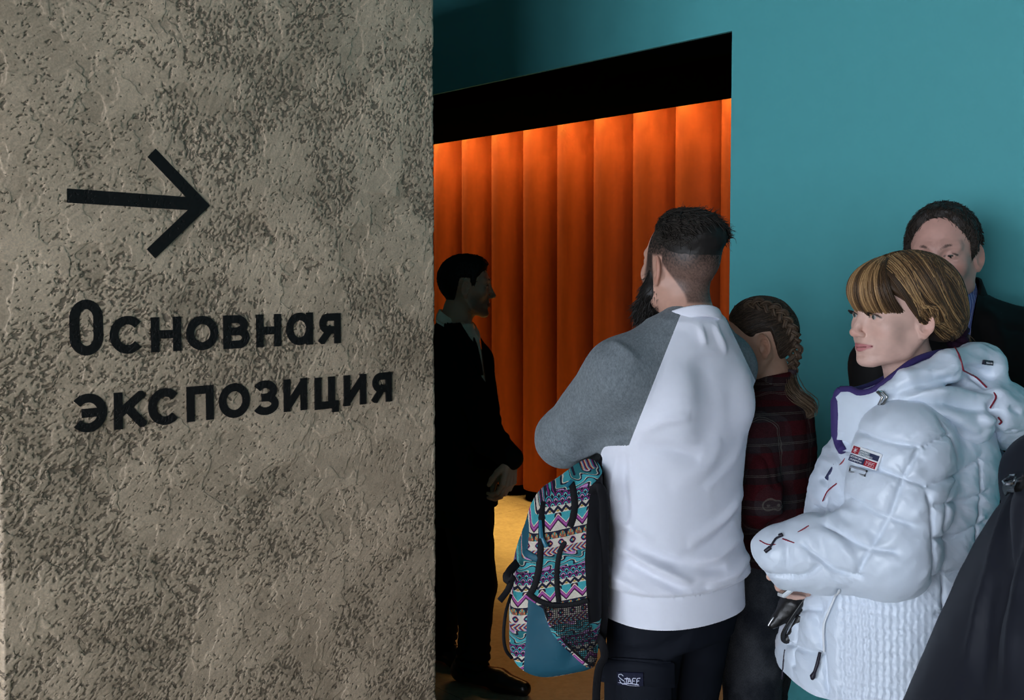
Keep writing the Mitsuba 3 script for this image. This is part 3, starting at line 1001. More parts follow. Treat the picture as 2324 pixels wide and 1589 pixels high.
# ================================================================== PERSON: bearded man in the raglan sweatshirt, seen from behind
mat('mat_white_cotton', (0.78, 0.80, 0.88), 0.85, 0.15, sheen=0.3)


def heather(p, n, uv):
    g = noise(p.x * 700, p.y * 700, p.z * 260) * 0.6 + noise(p.x * 300, p.y * 300, p.z * 120) * 0.4
    return mix((0.105, 0.125, 0.140), (0.235, 0.265, 0.285), g)


mat('mat_heather', proc(heather), 0.9, 0.1, sheen=0.3)


def bearded_man():
    key = 'person'
    th = math.radians(38)
    fw, rt = np.array([-math.sin(th), math.cos(th), 0]), np.array([math.cos(th), math.sin(th), 0])
    up = Z
    C = np.array([0.368, 2.20, 0])
    H = Head(P(1490, 617, 2.158) - np.array([-0.059, -0.047, -0.004]), 33, 4, 0, 0.95, jaw=0.004, neck=0.058)
    zf = lambda y: P(1530, y, 2.2)[2]
    NB = np.array([0.397, 2.165, zf(752)])
    shL, shR = C - rt * 0.178 - fw * 0.005 + Z * zf(838), C + rt * 0.168 - fw * 0.005 + Z * zf(838)
    elL, wrL = P(1281, 994, 2.24), P(1440, 1012, 2.40)
    elR, wrR = C + rt * 0.215 + fw * 0.13 + Z * 1.19, P(1400, 1018, 2.42)
    lv = [(zf(1470), .372, 2.20, .182, .140), (zf(1400), .372, 2.20, .186, .142), (zf(1310), .370, 2.20, .184, .138), (zf(1200), .368, 2.2, .172, .126), (zf(1060), .370, 2.2, .180, .128),
          (zf(940), .374, 2.195, .193, .130), (zf(850), .378, 2.19, .182, .115), (zf(790), .382, 2.18, .125, .090), (zf(745), .390, 2.172, .07, .068)]

    def cloth(p, k=0.0):
        d = loft(p, lv, (rt[:2], fw[:2]))
        d = smin(d, chain(p, [NB - rt * .03, shL], [.062, .066]), 0.05)
        d = smin(d, chain(p, [NB + rt * .03, shR], [.062, .066]), 0.05)
        la = chain(p, [shL, elL, wrL], [.074, .063, .042], 0.03)
        ra = chain(p, [shR, elR, wrR], [.070, .060, .042], 0.03)
        d = smin(d, la, 0.035)
        d = smin(d, ra, 0.035)
        # shoulder blades and the hollow of the spine
        d = smin(d, ell(p, C - rt * 0.085 - fw * 0.085 + Z * zf(905), (.055, .045, .075)), 0.04)
        d = smin(d, ell(p, C + rt * 0.085 - fw * 0.085 + Z * zf(905), (.055, .045, .075)), 0.04)
        return d

    h = 0.0055
    v, f = nets(cloth, [-0.02, 1.95, zf(1420)], [0.68, 2.62, 1.58], h)
    v = relax(v, f, 4)
    # open at hem and neck
    hem_n = np.array([0.02, 0.10, 1.0])
    hz = lambda p: p[:, 2] - (zf(1374) + 0.17 * ((p - C) @ rt) * 0.0 - 0.0 * ((p - C) @ fw) / 0.13)
    v, f = split(v, f, -hz(v))[0]
    n = vnormals(v, f)
    s = -n @ fw                                                # facing back
    sp = [([(1392, 1232), (1470, 1275), (1565, 1325)], .010, .009), ([(1390, 1255), (1480, 1305), (1560, 1345)], .010, -.006), ([(1440, 1248), (1540, 1280), (1640, 1290)], .013, -.007), ([(1375, 1165), (1420, 1190), (1480, 1232)], .014, .006),
          ([(1690, 1115), (1640, 1180), (1560, 1235)], .014, .007), ([(1688, 1150), (1620, 1225), (1540, 1265)], .012, -.005), ([(1692, 1205), (1620, 1265), (1540, 1292)], .012, .008), ([(1695, 1255), (1660, 1300), (1600, 1330)], .011, .008),
          ([(1400, 1040), (1392, 1110), (1400, 1200)], .010, .005), ([(1418, 1030), (1412, 1100), (1425, 1190)], .011, -.007), ([(1450, 985), (1510, 955), (1570, 950)], .011, .005), ([(1450, 1012), (1520, 1020), (1590, 1038)], .014, -.006),
          ([(1600, 1010), (1600, 900), (1597, 800)], .040, -.007), ([(1372, 1290), (1420, 1320), (1480, 1348)], .012, .006), ([(1500, 1325), (1580, 1335), (1660, 1315)], .010, -.005), ([(1588, 738), (1593, 755), (1602, 785)], .008, .005), ([(1622, 733), (1632, 760), (1650, 800)], .009, .005),
          ([(1640, 1000), (1600, 1060), (1520, 1100)], .022, .005), ([(1690, 990), (1660, 1050), (1600, 1110)], .018, .004)]
    arm = [([(1300, 905), (1320, 950), (1350, 990)], .014, .005), ([(1262, 950), (1290, 990), (1340, 1020)], .013, -.005), ([(1232, 985), (1260, 1015), (1310, 1040)], .012, .005), ([(1350, 850), (1390, 900), (1430, 940)], .02, .004),
           ([(1290, 1048), (1330, 1030), (1375, 1010)], .012, .007), ([(1265, 1045), (1310, 1052), (1365, 1038)], .009, -.005), ([(1385, 775), (1410, 790), (1450, 820)], .012, .005), ([(1436, 985), (1410, 992), (1380, 1005)], .012, -.010), ([(1300, 940), (1340, 1000), (1390, 1000)], .02, -.004)]
    disp = 1.5 * pxfolds(cloth, v, sp) + 1.5 * pxfolds(cloth, v, arm) + 0.004 * (nfbm(v * [9, 9, 16], 3, seed=2) - 0.5)
    # the ribbed hem pulls in below its seam
    hb = hz(v)
    disp += -0.006 * ss(0.085, 0.070, hb) + 0.005 * np.exp(-((hb - 0.078) / 0.004) ** 2) - 0.004 * np.exp(-((hb - 0.070) / 0.0025) ** 2) + 0.010 * ss(0.2, 0.085, hb) * ss(0.06, 0.085, hb)
    v = v + n * disp[:, None]
    hb = hz(v)
    # sleeves: raglan seams from the collar to the armpits
    A, B = P(1543, 718, 2.12), P(1437, 986, 2.08)
    pn = np.cross(B - A, ray(1490, 850))
    pn /= np.linalg.norm(pn)
    if rt @ pn > 0:
        pn = -pn
    gl = (v - A) @ pn
    dl = chain(v, [elL * 0.6 + shL * 0.4, elL, wrL], [.066, .063, .042])
    gl = np.minimum(np.maximum(gl, 0.012 - dl), (0.030 - dl) + 0.5 * ss(B[2] - 0.035, B[2] + 0.03, v[:, 2]))
    A2, B2 = P(1645, 718, 2.2), P(1708, 850, 2.30)
    pn2 = np.cross(B2 - A2, ray(1680, 790))
    pn2 /= np.linalg.norm(pn2)
    if rt @ pn2 < 0:
        pn2 = -pn2
    dr_ = chain(v, [shR, elR, wrR], [.070, .060, .042])
    gr = np.maximum((v - A2) @ pn2, 0.012 - dr_)
    gr = np.minimum(gr, (0.02 - dr_) + 0.5 * ss(zf(980), zf(920), v[:, 2]))
    rest, sl = split(v, f, gl, gr, hb)
    add(key + '__sleeve', sl[:2], 'mat_heather', smooth=True, label='heather grey raglan sleeve')
    v, f, gr, hb = rest
    rest, sr = split(v, f, gr, hb)
    add(key + '__sleeve', sr[:2], 'mat_heather', smooth=True, label='heather grey raglan sleeve')
    v, f, hb = rest
    band, torso = split(v, f, hb - 0.071)
    add(key + '__sweatshirt', torso[:2], 'mat_white_cotton', smooth=True, label='white sweatshirt body')
    add(key + '__hem_band', band[:2], 'mat_white_cotton', smooth=True)
    # collar
    cc = NB + Z * 0.020 + fw * 0.006
    t = np.linspace(0, 2 * np.pi, 61)
    path = cc + np.outer(np.cos(t), rt) * 0.071 + np.outer(np.sin(t), fw) * 0.073 + np.outer(-0.022 - 0.030 * np.sin(t) - 0.012 * np.cos(t), Z) + 0.02 * Z
    add(key + '__collar', tube(path, 0.0135, 10, flat=0.32, up=np.outer(np.cos(t), rt) + np.outer(np.sin(t), fw) + 0.25 * Z), 'mat_white_cotton', smooth=True, label='white ribbed collar')

    # ---- trousers, shoes
    hpL, hpR = C - rt * 0.082 + Z * 0.84, C + rt * 0.084 + Z * 0.84
    knL, knR = C - rt * 0.10 + fw * 0.02 + Z * 0.50, C + rt * 0.10 + fw * 0.06 + Z * 0.50
    anL, anR = C - rt * 0.11 - fw * 0.03 + Z * 0.09, C + rt * 0.12 + fw * 0.03 + Z * 0.09

    def legs(p, o=0.0):
        d = loft(p, [(.80, C[0], C[1], .150, .112), (.92, C[0], C[1], .160, .118), (1.04, C[0], C[1], .140, .100)], (rt[:2], fw[:2]))
        for hp, kn, an in ((hpL, knL, anL), (hpR, knR, anR)):
            d = smin(d, chain(p, [hp, kn, an], [.088, .072, .060], 0.02), 0.02)
        return d + o
    v, f = nets(legs, [0.05, 1.95, 0.04], [0.66, 2.48, 1.02], 0.009)
    v = relax(v, f, 3)
    n = vnormals(v, f)
    v = v + n * (0.010 * (nfbm(v * [14, 14, 22], 3, seed=5) - 0.5) + pxfolds(legs, v, [([(1375, 1440), (1450, 1465), (1530, 1475)], .012, .006), ([(1420, 1480), (1500, 1470), (1570, 1440)], .012, -.006), ([(1500, 1500), (1540, 1480), (1575, 1455)], .014, .006)]))[:, None]
    v, f = split(v, f, 0.055 - v[:, 2])[0]
    add(key + '__trousers', (v, f), 'mat_navy', smooth=True, label='dark navy cargo trousers')
    for an, o in ((anL, -0.02), (anR, 0.03)):
        a0 = np.array([an[0], an[1], 0]) - fw * 0.06
        b0 = a0 + fw * 0.29 + rt * o
        lo, hi = np.minimum(a0, b0) - 0.07, np.maximum(a0, b0) + 0.07
        add(key + '__shoe', nets(lambda p: shoe(p, a0, b0), [lo[0], lo[1], -0.01], [hi[0], hi[1], 0.16], 0.008), 'mat_rubber', smooth=True)
    # cargo pocket with its flap and woven label on the outer side of the left leg

    on_leg = lambda x, y, off=0.004: hit(legs, x, y, off)
    add(key + '__cargo_pocket', decal(legs, 1376, 1520, 1490, 1588, 0.008, skew=0.06), 'mat_navy', smooth=40)
    add(key + '__pocket_flap', decal(legs, 1370, 1524, 1494, 1548, 0.015, skew=0.06, edge=0.005), 'mat_navy', smooth=40)
    mat('mat_label_navy', (0.008, 0.010, 0.028), 0.7, 0.2)
    add(key + '__woven_label', decal(legs, 1411, 1460, 1520, 1549, 0.0185, 7, 5, edge=0.0005), 'mat_label_navy', smooth=40, label='small navy woven label reading STAFF')
    mat('mat_thread', (0.62, 0.64, 0.78), 0.7, 0.2)
    # the script lettering, stroke by stroke, in the label's own pixels of the photograph
    scr = [[(1424, 1526), (1420, 1522), (1415, 1524), (1416, 1530), (1423, 1535), (1427, 1540), (1424, 1544), (1419, 1541), (1417, 1535)],
           [(1431, 1528), (1429, 1541)], [(1426, 1532), (1434, 1531)], [(1432, 1541), (1435, 1530), (1438, 1541)], [(1433, 1537), (1438, 1536)], [(1440, 1542), (1441, 1531), (1447, 1530)], [(1441, 1536), (1445, 1536)],
           [(1448, 1542), (1449, 1531), (1455, 1529)], [(1449, 1536), (1453, 1535)], [(1422, 1544), (1436, 1542), (1452, 1544)], [(1414, 1541), (1434, 1546), (1453, 1547)]]
    ms = []
    for k, st in enumerate(scr):
        p3 = np.array([on_leg(x, y + 1, 0.0205) for x, y in spline(np.array([(a, b, 0) for a, b in st], float), 10)[:, :2]]) if len(st) > 2 else np.array([on_leg(x, y + 1, 0.0205) for x, y in st])
        ms.append(tube(p3, 0.0011 if k < len(scr) - 1 else 0.0005, 5))
    add(key + '__woven_label__lettering', cat_mesh(ms), 'mat_thread', label='white script lettering STAFF')

    # ---- body: head, neck, torso, arms and hands as one skin
    def core(p):
        d = loft(p, [(z, cx, cy, a - 0.03, b - 0.03) for z, cx, cy, a, b in lv if z > 0.94], (rt[:2], fw[:2]))
        for s0, e0, w0 in ((shL, elL, wrL), (shR, elR, wrR)):
            d = smin(d, chain(p, [NB, s0, e0, w0], [.045, .045, .038, .026], 0.02), 0.02)
        for hp, kn, an in ((hpL, knL, anL), (hpR, knR, anR)):
            d = smin(d, chain(p, [hp + Z * 0.14, hp, kn, an], [.06, .060, .048, .036], 0.02), 0.03)
        return smin(d, cone(p, NB - Z * 0.04, NB + Z * 0.03, 0.055, 0.055), 0.02)
    hv, hf = nets(lambda p: smin(H.sdf(H.loc(p)), cone(p, NB - Z * 0.06, NB + Z * 0.02, 0.060, 0.059), 0.02), [0.22, 2.02, NB[2] - 0.05], [0.54, 2.36, 1.80], 0.0026)
    bones = hand_bones((45, 55, 35), 3, (0.5, 0.8, -0.3), 1.0, -1)
    hr = frame(np.array([-0.55, -0.55, -0.62]), np.array([-0.7, 0.2, 0.6]))
    hp_ = P(1392, 1010, 2.36)
    bv, bf = nets(core, [-0.02, 1.95, 0.03], [0.68, 2.62, NB[2] + 0.02], 0.011)
    hl = nets(lambda p: hand_sdf(p, bones, hr, hp_), hp_ - 0.17, hp_ + 0.13, 0.003)
    hr2 = frame(rt, Z)
    hl2 = nets(lambda p: hand_sdf(p, hand_bones((30, 40, 30)), hr2, wrL), wrL - 0.2, wrL + 0.2, 0.005)
    v, f = fuse([(hv, hf), (bv, bf), hl, hl2])
    q = H.loc(v)
    # shaved sides: bare skin at ear and nape, darker upwards
    az = q[:, 2]
    nape = -0.062 + 0.55 * np.clip(-q[:, 1] - 0.055, -0.09, 0.0) * -1.0
    behind = q[:, 1] < 0.02 - 0.25 * (q[:, 2] - 0.03)
    edge = np.where(q[:, 1] < -0.02, ss(-0.004, 0.006, (q[:, 2] + 0.072) - 1.55 * np.clip(q[:, 1] + 0.078, 0, 1)), ss(0.028, 0.040, q[:, 2]))
    ears = ss(0.076, 0.082, np.abs(q[:, 0])) * (np.abs(q[:, 2]) < 0.036) * (q[:, 1] > -0.035)
    dens = edge * (0.78 + 0.22 * ss(-0.01, 0.06, q[:, 2])) * (1 - ears) * ((q[:, 1] < 0.045) | (q[:, 2] > 0.09))
    dens *= 0.80 + 0.35 * nz(q * [700, 700, 260], 8)
    burn = ss(0.010, 0.020, q[:, 1]) * ss(0.055, 0.040, q[:, 1]) * ss(0.05, 0.035, q[:, 2]) * ss(-0.09, -0.08, q[:, 2]) * ss(0.04, 0.046, np.abs(q[:, 0])) * (1 - ears)
    dens = np.maximum(dens, 0.95 * burn)
    col = H.colors(q, (0.50, 0.285, 0.215), blush=0.3, stub=((np.array([0.021, 0.018, 0.017])[None] * (1 - 0.55 * ss(-0.035, 0.03, q[:, 2]))[:, None]), 0.985 * dens))
    add(key + '__body', (v, f), 'mat_skin', smooth=True, color=col)
    H.eyes(key)

    # ---- hair on top and beard
    rg = np.random.default_rng(3)
    base = lambda q: H.sdf(q, ears=(), detail=False)

    def top(q):
        low = 0.022 + 0.062 * ss(-0.07, 0.085, q[..., 1])
        th = -0.002 + 0.018 * ss(0.0, 0.085, q[..., 2] - low) + 0.010 * ss(-0.03, -0.10, q[..., 1]) * ss(0.050, 0.095, q[..., 2]) + 0.006 * ss(0.04, 0.09, q[..., 1]) * ss(0.09, 0.12, q[..., 2])
        return base(q) - th
    tv, tf = nets(top, [-0.12, -0.16, 0.02], [0.12, 0.13, 0.18], 0.003)
    tv, tf = split(tv, tf, base(tv) - 0.0005)[1]
    tn = vnormals(tv, tf)
    tv = tv + tn * (0.004 * (nfbm(tv * [60, 25, 60], 3, seed=9) - 0.5))[:, None]
    hair = [(H.world(tv), tf, np.tile([0.012, 0.010, 0.009], (len(tv), 1)))]
    N = 1300
    ph, y0 = rg.uniform(-1.45, 1.45, N), rg.uniform(-0.09, 0.085, N)
    a = np.stack([0.075 * np.sin(ph), y0, 0.045 + 0.085 * np.cos(ph)], 1)
    side = np.abs(ph) > 0.95
    b = a + np.stack([rg.normal(0, .008, N) + 0.25 * a[:, 0], -rg.uniform(0.03, 0.065, N), rg.normal(0.012, .006, N)], 1)
    c = b + np.stack([rg.normal(0, .010, N), -rg.uniform(0.0, 0.022, N), -rg.uniform(0.0, 0.03, N)], 1)
    pth = bezier(a, b, c, 8)
    lift = np.linspace(-0.2, 1, 8)[None] * (rg.uniform(0.001, 0.007, N) * np.where(side, 0.3, 1))[:, None]
    pth, nm = drape(top, pth, lift)
    wild = rg.uniform(0, 1, N)[:, None, None] ** 3 * np.linspace(0, 1, 8)[None, :, None] ** 2
    pth = pth + nm * wild * 0.016 * (pth[..., 1:2] < -0.02)
    sh = rg.uniform(0.6, 1.9, N)[:, None] * np.array([0.020, 0.0165, 0.014])
    sv, sf, sc = strands(pth, nm, rg.uniform(0.0012, 0.0024, N), sh, 4, 0.5, (0.8, 1.0, 0.15))
    hair.append((H.world(sv), sf, sc))
    v, f = cat_mesh([h_[:2] for h_ in hair])
    add(key + '__hair', (v, f), 'mat_hair', smooth=True, color=np.vstack([h_[2] for h_ in hair]), label='short dark brown hair swept back, shaved at the sides')

    def beard(q):
        a = np.stack([np.abs(q[..., 0]), q[..., 1], q[..., 2]], -1)
        jawl = chain(a, [(0.059, 0.030, -0.006), (0.054, 0.030, -0.055), (0.020, 0.080, -0.105)], [0.010, 0.026, 0.038], 0.02)
        d = smin(jawl, ell(q, (0, 0.085, -0.125), (0.042, 0.036, 0.045)), 0.03)
        d = smin(d, cone(a, (0.0, 0.1, -0.048), (0.032, 0.080, -0.062), 0.009, 0.010), 0.012)
        return d
    N = 1500
    bv, bf = nets(beard, [-0.10, -0.03, -0.19], [0.10, 0.15, 0.04], 0.0035)
    pick = rg.integers(0, len(bv), N)
    a = bv[pick]
    bn = vnormals(bv, bf)[pick]
    d_ = bn * 0.5 + np.array([0, 0.25, -0.9]) + rg.normal(0, .3, (N, 3))
    d_ /= np.linalg.norm(d_, axis=1, keepdims=True)
    L = rg.uniform(0.010, 0.020, N)[:, None]
    pth = bezier(a - bn * 0.003, a + d_ * L * 0.5, a + d_ * L + np.array([0, 0, -0.004]), 5)
    sv, sf, sc = strands(pth, np.repeat(bn[:, None], 5, 1), rg.uniform(0.0008, 0.0015, N), rg.uniform(0.5, 1.6, N)[:, None] * np.array([0.010, 0.008, 0.007]), 3, 0.7, (1.0, 0.9, 0.1))
    v, f = cat_mesh([(H.world(bv), bf), (H.world(sv), sf)])
    add(key + '__beard', (v, f), 'mat_hair', smooth=True, color=np.vstack([np.tile([0.006, 0.005, 0.0045], (len(bv), 1)), sc]), label='full dark beard')
    tag(key, 'bearded man seen from behind in white sweatshirt with grey raglan sleeves, arms crossed', 'person')


bearded_man()
# ================================================================== PERSON: woman in the white quilted jacket


def quilt_bump(p, n, uv):
    return noise(p.x * 240, p.y * 240, p.z * 90) * 0.5 + noise(p.x * 90, p.y * 90, p.z * 45) * 0.8


bump('mat_jacket', (0.60, 0.67, 0.76), quilt_bump, 0.0007, rough=0.36, spec=0.5, sheen=0.2)
mat('mat_piping', (0.20, 0.015, 0.03), 0.5, 0.4)
mat('mat_purple', (0.035, 0.022, 0.11), 0.7, 0.3, sheen=0.4)
mat('mat_dark_cord', (0.010, 0.008, 0.018), 0.5, 0.4)
mat('mat_leather', (0.006, 0.006, 0.0065), 0.38, 0.5)
scene['mat_chrome'] = {'type': 'twosided', 'b': {'type': 'principled', 'base_color': {'type': 'rgb', 'value': [0.62, 0.62, 0.63]}, 'roughness': 0.22, 'metallic': 1.0}}
mat('mat_patch_white', (0.70, 0.72, 0.75), 0.6, 0.3)
mat('mat_patch_red', (0.30, 0.018, 0.03), 0.6, 0.3)
mat('mat_patch_navy', (0.022, 0.028, 0.075), 0.6, 0.3)
mat('mat_patch_grey', (0.16, 0.20, 0.23), 0.6, 0.3)


def woman():
    key = 'person_001'
    th = math.radians(76)
    fw, rt = np.array([-math.sin(th), math.cos(th), 0]), np.array([math.cos(th), math.sin(th), 0])
    D = 2.0
    zf = lambda y: P(2040, y, D)[2]
    C = np.array([0.80, D, 0])
    sc = 0.93
    H = Head((0, 0, 0), 107, -1, -2, sc, chin=-0.004, jaw=-0.002, lips=0.0008, smile=0.0035, neck=0.047, brow=-0.002, face=1.02, cheek=0.004, nose=-0.002, full=0.003, wing=0.84, zs=0.90)
    H.pos = P(2093, 737, 1.93) - sc * (H.R @ np.array([-0.078, -0.005, 0.0]))
    lv = [(zf(1600), .770, D, .222, .208), (zf(1500), .772, D, .212, .203), (zf(1400), .778, D, .200, .190), (zf(1330), .786, D, .194, .178), (zf(1250), .796, D, .190, .172), (zf(1150), .803, D, .190, .174),
          (zf(1080), .815, D, .188, .170), (zf(1010), .832, D, .175, .150), (zf(955), .85, D, .145, .120), (zf(905), .86, D, .095, .085)]
    sh, el, wr = P(2052, 1016, 1.83), P(2014, 1248, 1.80), P(1775, 1262, 1.87)
    shr = C + rt * 0.165 + Z * zf(1000)
    elr, wrr = C + rt * 0.165 + fw * 0.06 + Z * zf(1260), P(1900, 1280, 1.97)

    def arm(p):
        cut = np.array([-0.86, 0.0, -0.51])
        return smax(chain(p, [sh, sh * 0.5 + el * 0.5 + np.array([0.004, -0.004, 0]), el, el * 0.45 + wr * 0.55, wr], [.079, .083, .080, .067, .056], 0.03), (p - P(1728, 1276, 1.87)) @ cut, 0.012)

    def trunk(p):
        d = loft(p, lv, (rt[:2], fw[:2]))
        d = smin(d, cone(p, [.86, D - 0.03, zf(930)], sh, .055, .070), 0.04)
        d = smin(d, chain(p, [[.86, D + 0.03, zf(930)], shr, elr, wrr], [.06, .075, .072, .052], 0.03), 0.04)
        return d

    def jacket(p):
        return smin(trunk(p), arm(p), 0.014 + 0.030 * ss(zf(1130), zf(1030), p[..., 2]))

    hemz = zf(1511)
    v, f = nets(jacket, [0.42, 1.68, hemz - 0.02], [1.06, 2.30, zf(880)], 0.0042)
    v = relax(v, f, 3)
    v, f = split(v, f, (hemz + 0.004 * np.sin(v[:, 0] * 60)) - v[:, 2])[0]
    n = vnormals(v, f)
    seams = [[(1939, 974), (2012, 1002), (2084, 1014)], [(1950, 1060), (1996, 1067), (2052, 1087), (2098, 1103)], [(1925, 1128), (1980, 1159), (2020, 1175), (2066, 1191)], [(1875, 1195), (1931, 1227), (1976, 1246), (2030, 1252)],
             [(1827, 1239), (1875, 1280), (1907, 1296), (1956, 1306)], [(1728, 1300), (1771, 1306), (1827, 1304), (1859, 1284)], [(2084, 1022), (2056, 1071), (2020, 1167), (1980, 1240), (1948, 1296)],
             [(2096, 1014), (2152, 986)], [(2106, 1103), (2165, 1079), (2228, 1036)], [(2118, 1147), (2185, 1135), (2238, 1117)], [(2116, 1223), (2173, 1213), (2234, 1184)], [(2112, 1306), (2173, 1296), (2226, 1280)], [(2108, 1394), (2157, 1388), (2210, 1370)],
             [(2108, 1487), (2149, 1477), (2200, 1458)], [(2112, 1561), (2153, 1549)], [(2128, 955), (2153, 990), (2165, 1030), (2165, 1083), (2149, 1139), (2139, 1207), (2139, 1284), (2139, 1384), (2145, 1473), (2141, 1580)],
             [(2222, 1042), (2225, 1111), (2217, 1191), (2209, 1264), (2201, 1352), (2196, 1450)], [(2104, 1123), (2112, 1167), (2116, 1292), (2104, 1384), (2108, 1473), (2112, 1580)],
             [(1825, 1340), (1819, 1364), (1807, 1465), (1805, 1510)], [(1815, 1385), (1862, 1384)], [(1792, 1461), (1827, 1477), (1871, 1485)], [(1866, 1085), (1880, 1110), (1872, 1170)], [(1850, 1150), (1890, 1165)], [(1905, 1335), (1880, 1392), (1870, 1424), (1873, 1490), (1880, 1570)]]
    dist = np.full(len(v), 9.0)
    for sm in seams:
        d_, _ = path_dist(v, hits(jacket, sm, 0.0, 6 * len(sm)))
        dist = np.minimum(dist, d_)
    puff = 0.0085 * (1 - np.exp(-dist / 0.013)) - 0.0045 * np.exp(-(dist / 0.0032) ** 2)
    da = arm(v)
    on_arm = da < 0.012
    # smocked side panel: narrow zigzag pleats
    s_, zz = v @ fw, v[:, 2]
    px = CX + F_PX * v[:, 0] / v[:, 1]
    front = px < 1905 + 0.0 * zz
    border = np.interp(zz, [zf(1580), zf(1384), zf(1292), zf(1123)], [2100, 2092, 2104, 2092])
    q0 = P(2000, 1400, 1.81)
    side = (v @ rt < (C @ rt) - 0.02)
    lo_s, hi_s = (P(2108, 1400, 1.86) @ fw), (P(1905, 1400, 1.86) @ fw)
    smock = ss(lo_s - 0.004, lo_s + 0.004, s_) * ss(hi_s + 0.004, hi_s - 0.004, s_) * ss(zf(1120), zf(1150), zz) * side * (~on_arm)
    tri = np.abs(((zz / 0.022) % 1.0) * 2 - 1)
    row = np.abs(((zz / 0.011) % 1.0) * 2 - 1)
    pleat = np.abs(np.sin(np.pi * (s_ / 0.0125 + 0.27 * (tri - 0.5) + 0.5 * (nfbm(np.stack([s_ * 14, zz * 9, zz * 0], 1), 2, seed=8) - 0.5))))
    wide = 0.0038 * pleat ** 0.8 + 0.0016 * row
    # puckers between the seams
    diag = (s_ * 0.8 + zz * 0.75)
    along = (zz * 0.8 - s_ * 0.75)
    puck = 0.0075 * (nfbm(np.stack([diag * 16, along * 60, v @ rt * 10], 1), 3, seed=11) - 0.5)
    puck_a = 0.007 * (nfbm(np.stack([diag * 45, along * 15, v @ rt * 12], 1), 3, seed=12) - 0.5)
    fine = 0.006 * (nfbm(np.stack([diag * 30, along * 110, v @ rt * 14], 1), 2, seed=19) - 0.5) * np.exp(-dist / 0.016)
    wr_ = np.where(on_arm, puck_a * 1.3, puck * 1.7) + fine * 1.3
    disp = (puff + wr_ * (1 - np.exp(-dist / 0.006))) * (1 - smock) + wide * smock
    # elbow and front folds
    disp += pxfolds(jacket, v, [([(1900, 1170), (1960, 1190), (2010, 1240)], .014, -.007), ([(1880, 1205), (1930, 1260), (1945, 1300)], .012, .007), ([(1915, 1140), (1950, 1150), (1990, 1140)], .010, -.005), ([(1860, 1215), (1870, 1250), (1880, 1290)], .010, -.005), ([(1830, 1205), (1840, 1250), (1835, 1300)], .010, .005),
                                 ([(1780, 1215), (1790, 1250), (1785, 1310)], .010, -.005), ([(1845, 1350), (1840, 1400), (1850, 1460)], .014, .006), ([(1870, 1360), (1858, 1420), (1868, 1480)], .010, -.006), ([(2040, 1020), (2070, 1060), (2075, 1110)], .014, .005), ([(1960, 1200), (1935, 1170), (1905, 1165)], .009, .004)])
    v = v + n * disp[:, None]
    (bv, bf), (av, af) = split(v, f, np.where(on_arm, 1.0, -1.0) * np.maximum(np.abs(0.012 - da), 1e-4))
    add(key + '__jacket', (bv, bf), 'mat_jacket', smooth=True, label='white quilted jacket body with smocked side panel')
    # the cuff: cut the near sleeve open at the wrist
    add(key + '__sleeve', (av, af), 'mat_jacket', smooth=True)
    pipe = lambda pts, r=0.0013, off=0.005, fn=jacket: tube(hits(fn, pts, off, 6 * len(pts)), r, 6)
    for sm in [[(1939, 974), (1931, 994), (1937, 1018)], [(1927, 1042), (1908, 1064)], [(1905, 1099), (1885, 1117), (1874, 1139)], [(1839, 1199), (1815, 1213)], [(1730, 1231), (1747, 1239), (1771, 1239)], [(1779, 1227), (1807, 1235)]]:
        add(key + '__piping', pipe(sm, off=0.0075), 'mat_piping', smooth=True, label='thin dark red piping')
    add(key + '__cuff_cord', cat_mesh([pipe([(1776, 1224), (1763, 1230), (1755, 1241), (1749, 1251)], 0.0020, 0.011), tube(hits(jacket, [(1772, 1224), (1781, 1221)], 0.012), 0.0035, 8), tube(hits(jacket, [(1753, 1246), (1743, 1254)], 0.012), 0.0038, 8)]), 'mat_dark_cord', smooth=True, label='dark cord with toggles on the cuff')
    # pocket zips and pulls
    add(key + '__pocket_zip', pipe([(1905, 1336), (1881, 1392), (1871, 1424), (1872, 1480)], 0.0022, 0.003), 'mat_patch_white', smooth=True)
    add(key + '__zip_pull', cat_mesh([tube(np.vstack([hits(jacket, [(1869, 1480)], 0.012), hits(jacket, [(1866, 1505)], 0.016), hits(jacket, [(1860, 1528)], 0.018)]), [0.0030, 0.0036, 0.0030], 8), tube(np.vstack([hits(jacket, [(1861, 1524)], 0.018), hits(jacket, [(1858, 1534)], 0.020), hits(jacket, [(1856, 1540)], 0.018)]), [0.003, 0.0056, 0.003], 8)]), 'mat_dark_cord', smooth=True, label='dark purple zip pull')
    add(key + '__chest_zip', pipe([(1904, 1054), (1892, 1070), (1881, 1088)], 0.0052, 0.004), 'mat_patch_navy', smooth=True)
    hp = hits(jacket, [(1785, 1497)], 0.004)[0]
    add(key + '__hem_cord', tube(spline([hp + Z * 0.02, hp + np.array([-0.004, -0.004, -0.005]), hp + np.array([-0.006, -0.004, -0.04])], 8), [.0016] * 6 + [.003, .003], 6), 'mat_dark_cord', smooth=True)
    # sleeve badge, built as layered cloth: white border, red and navy fields, woven lines of lettering
    bw = lambda a, b: (1949 + a * 54 - b * 12, 1013 + a * 21 + b * 34)

    def badge(a0, a1, b0, b1, off, nx=5, ny=4):
        q = casts(jacket, [bw(a0 + (a1 - a0) * i / (nx - 1), b0 + (b1 - b0) * j / (ny - 1)) for i in range(nx) for j in range(ny)], off)
        nn = grad(jacket, q)
        i, j = np.meshgrid(np.arange(nx - 1), np.arange(ny - 1), indexing='ij')
        k = (i * ny + j).ravel()
        fr = np.stack([k, k + 1, k + ny + 1, k + ny], 1)
        m = len(q)
        rim = np.array([a * ny for a in range(nx)] + [(nx - 1) * ny + a for a in range(1, ny)] + [a * ny + ny - 1 for a in range(nx - 2, -1, -1)] + [a for a in range(ny - 2, 0, -1)])
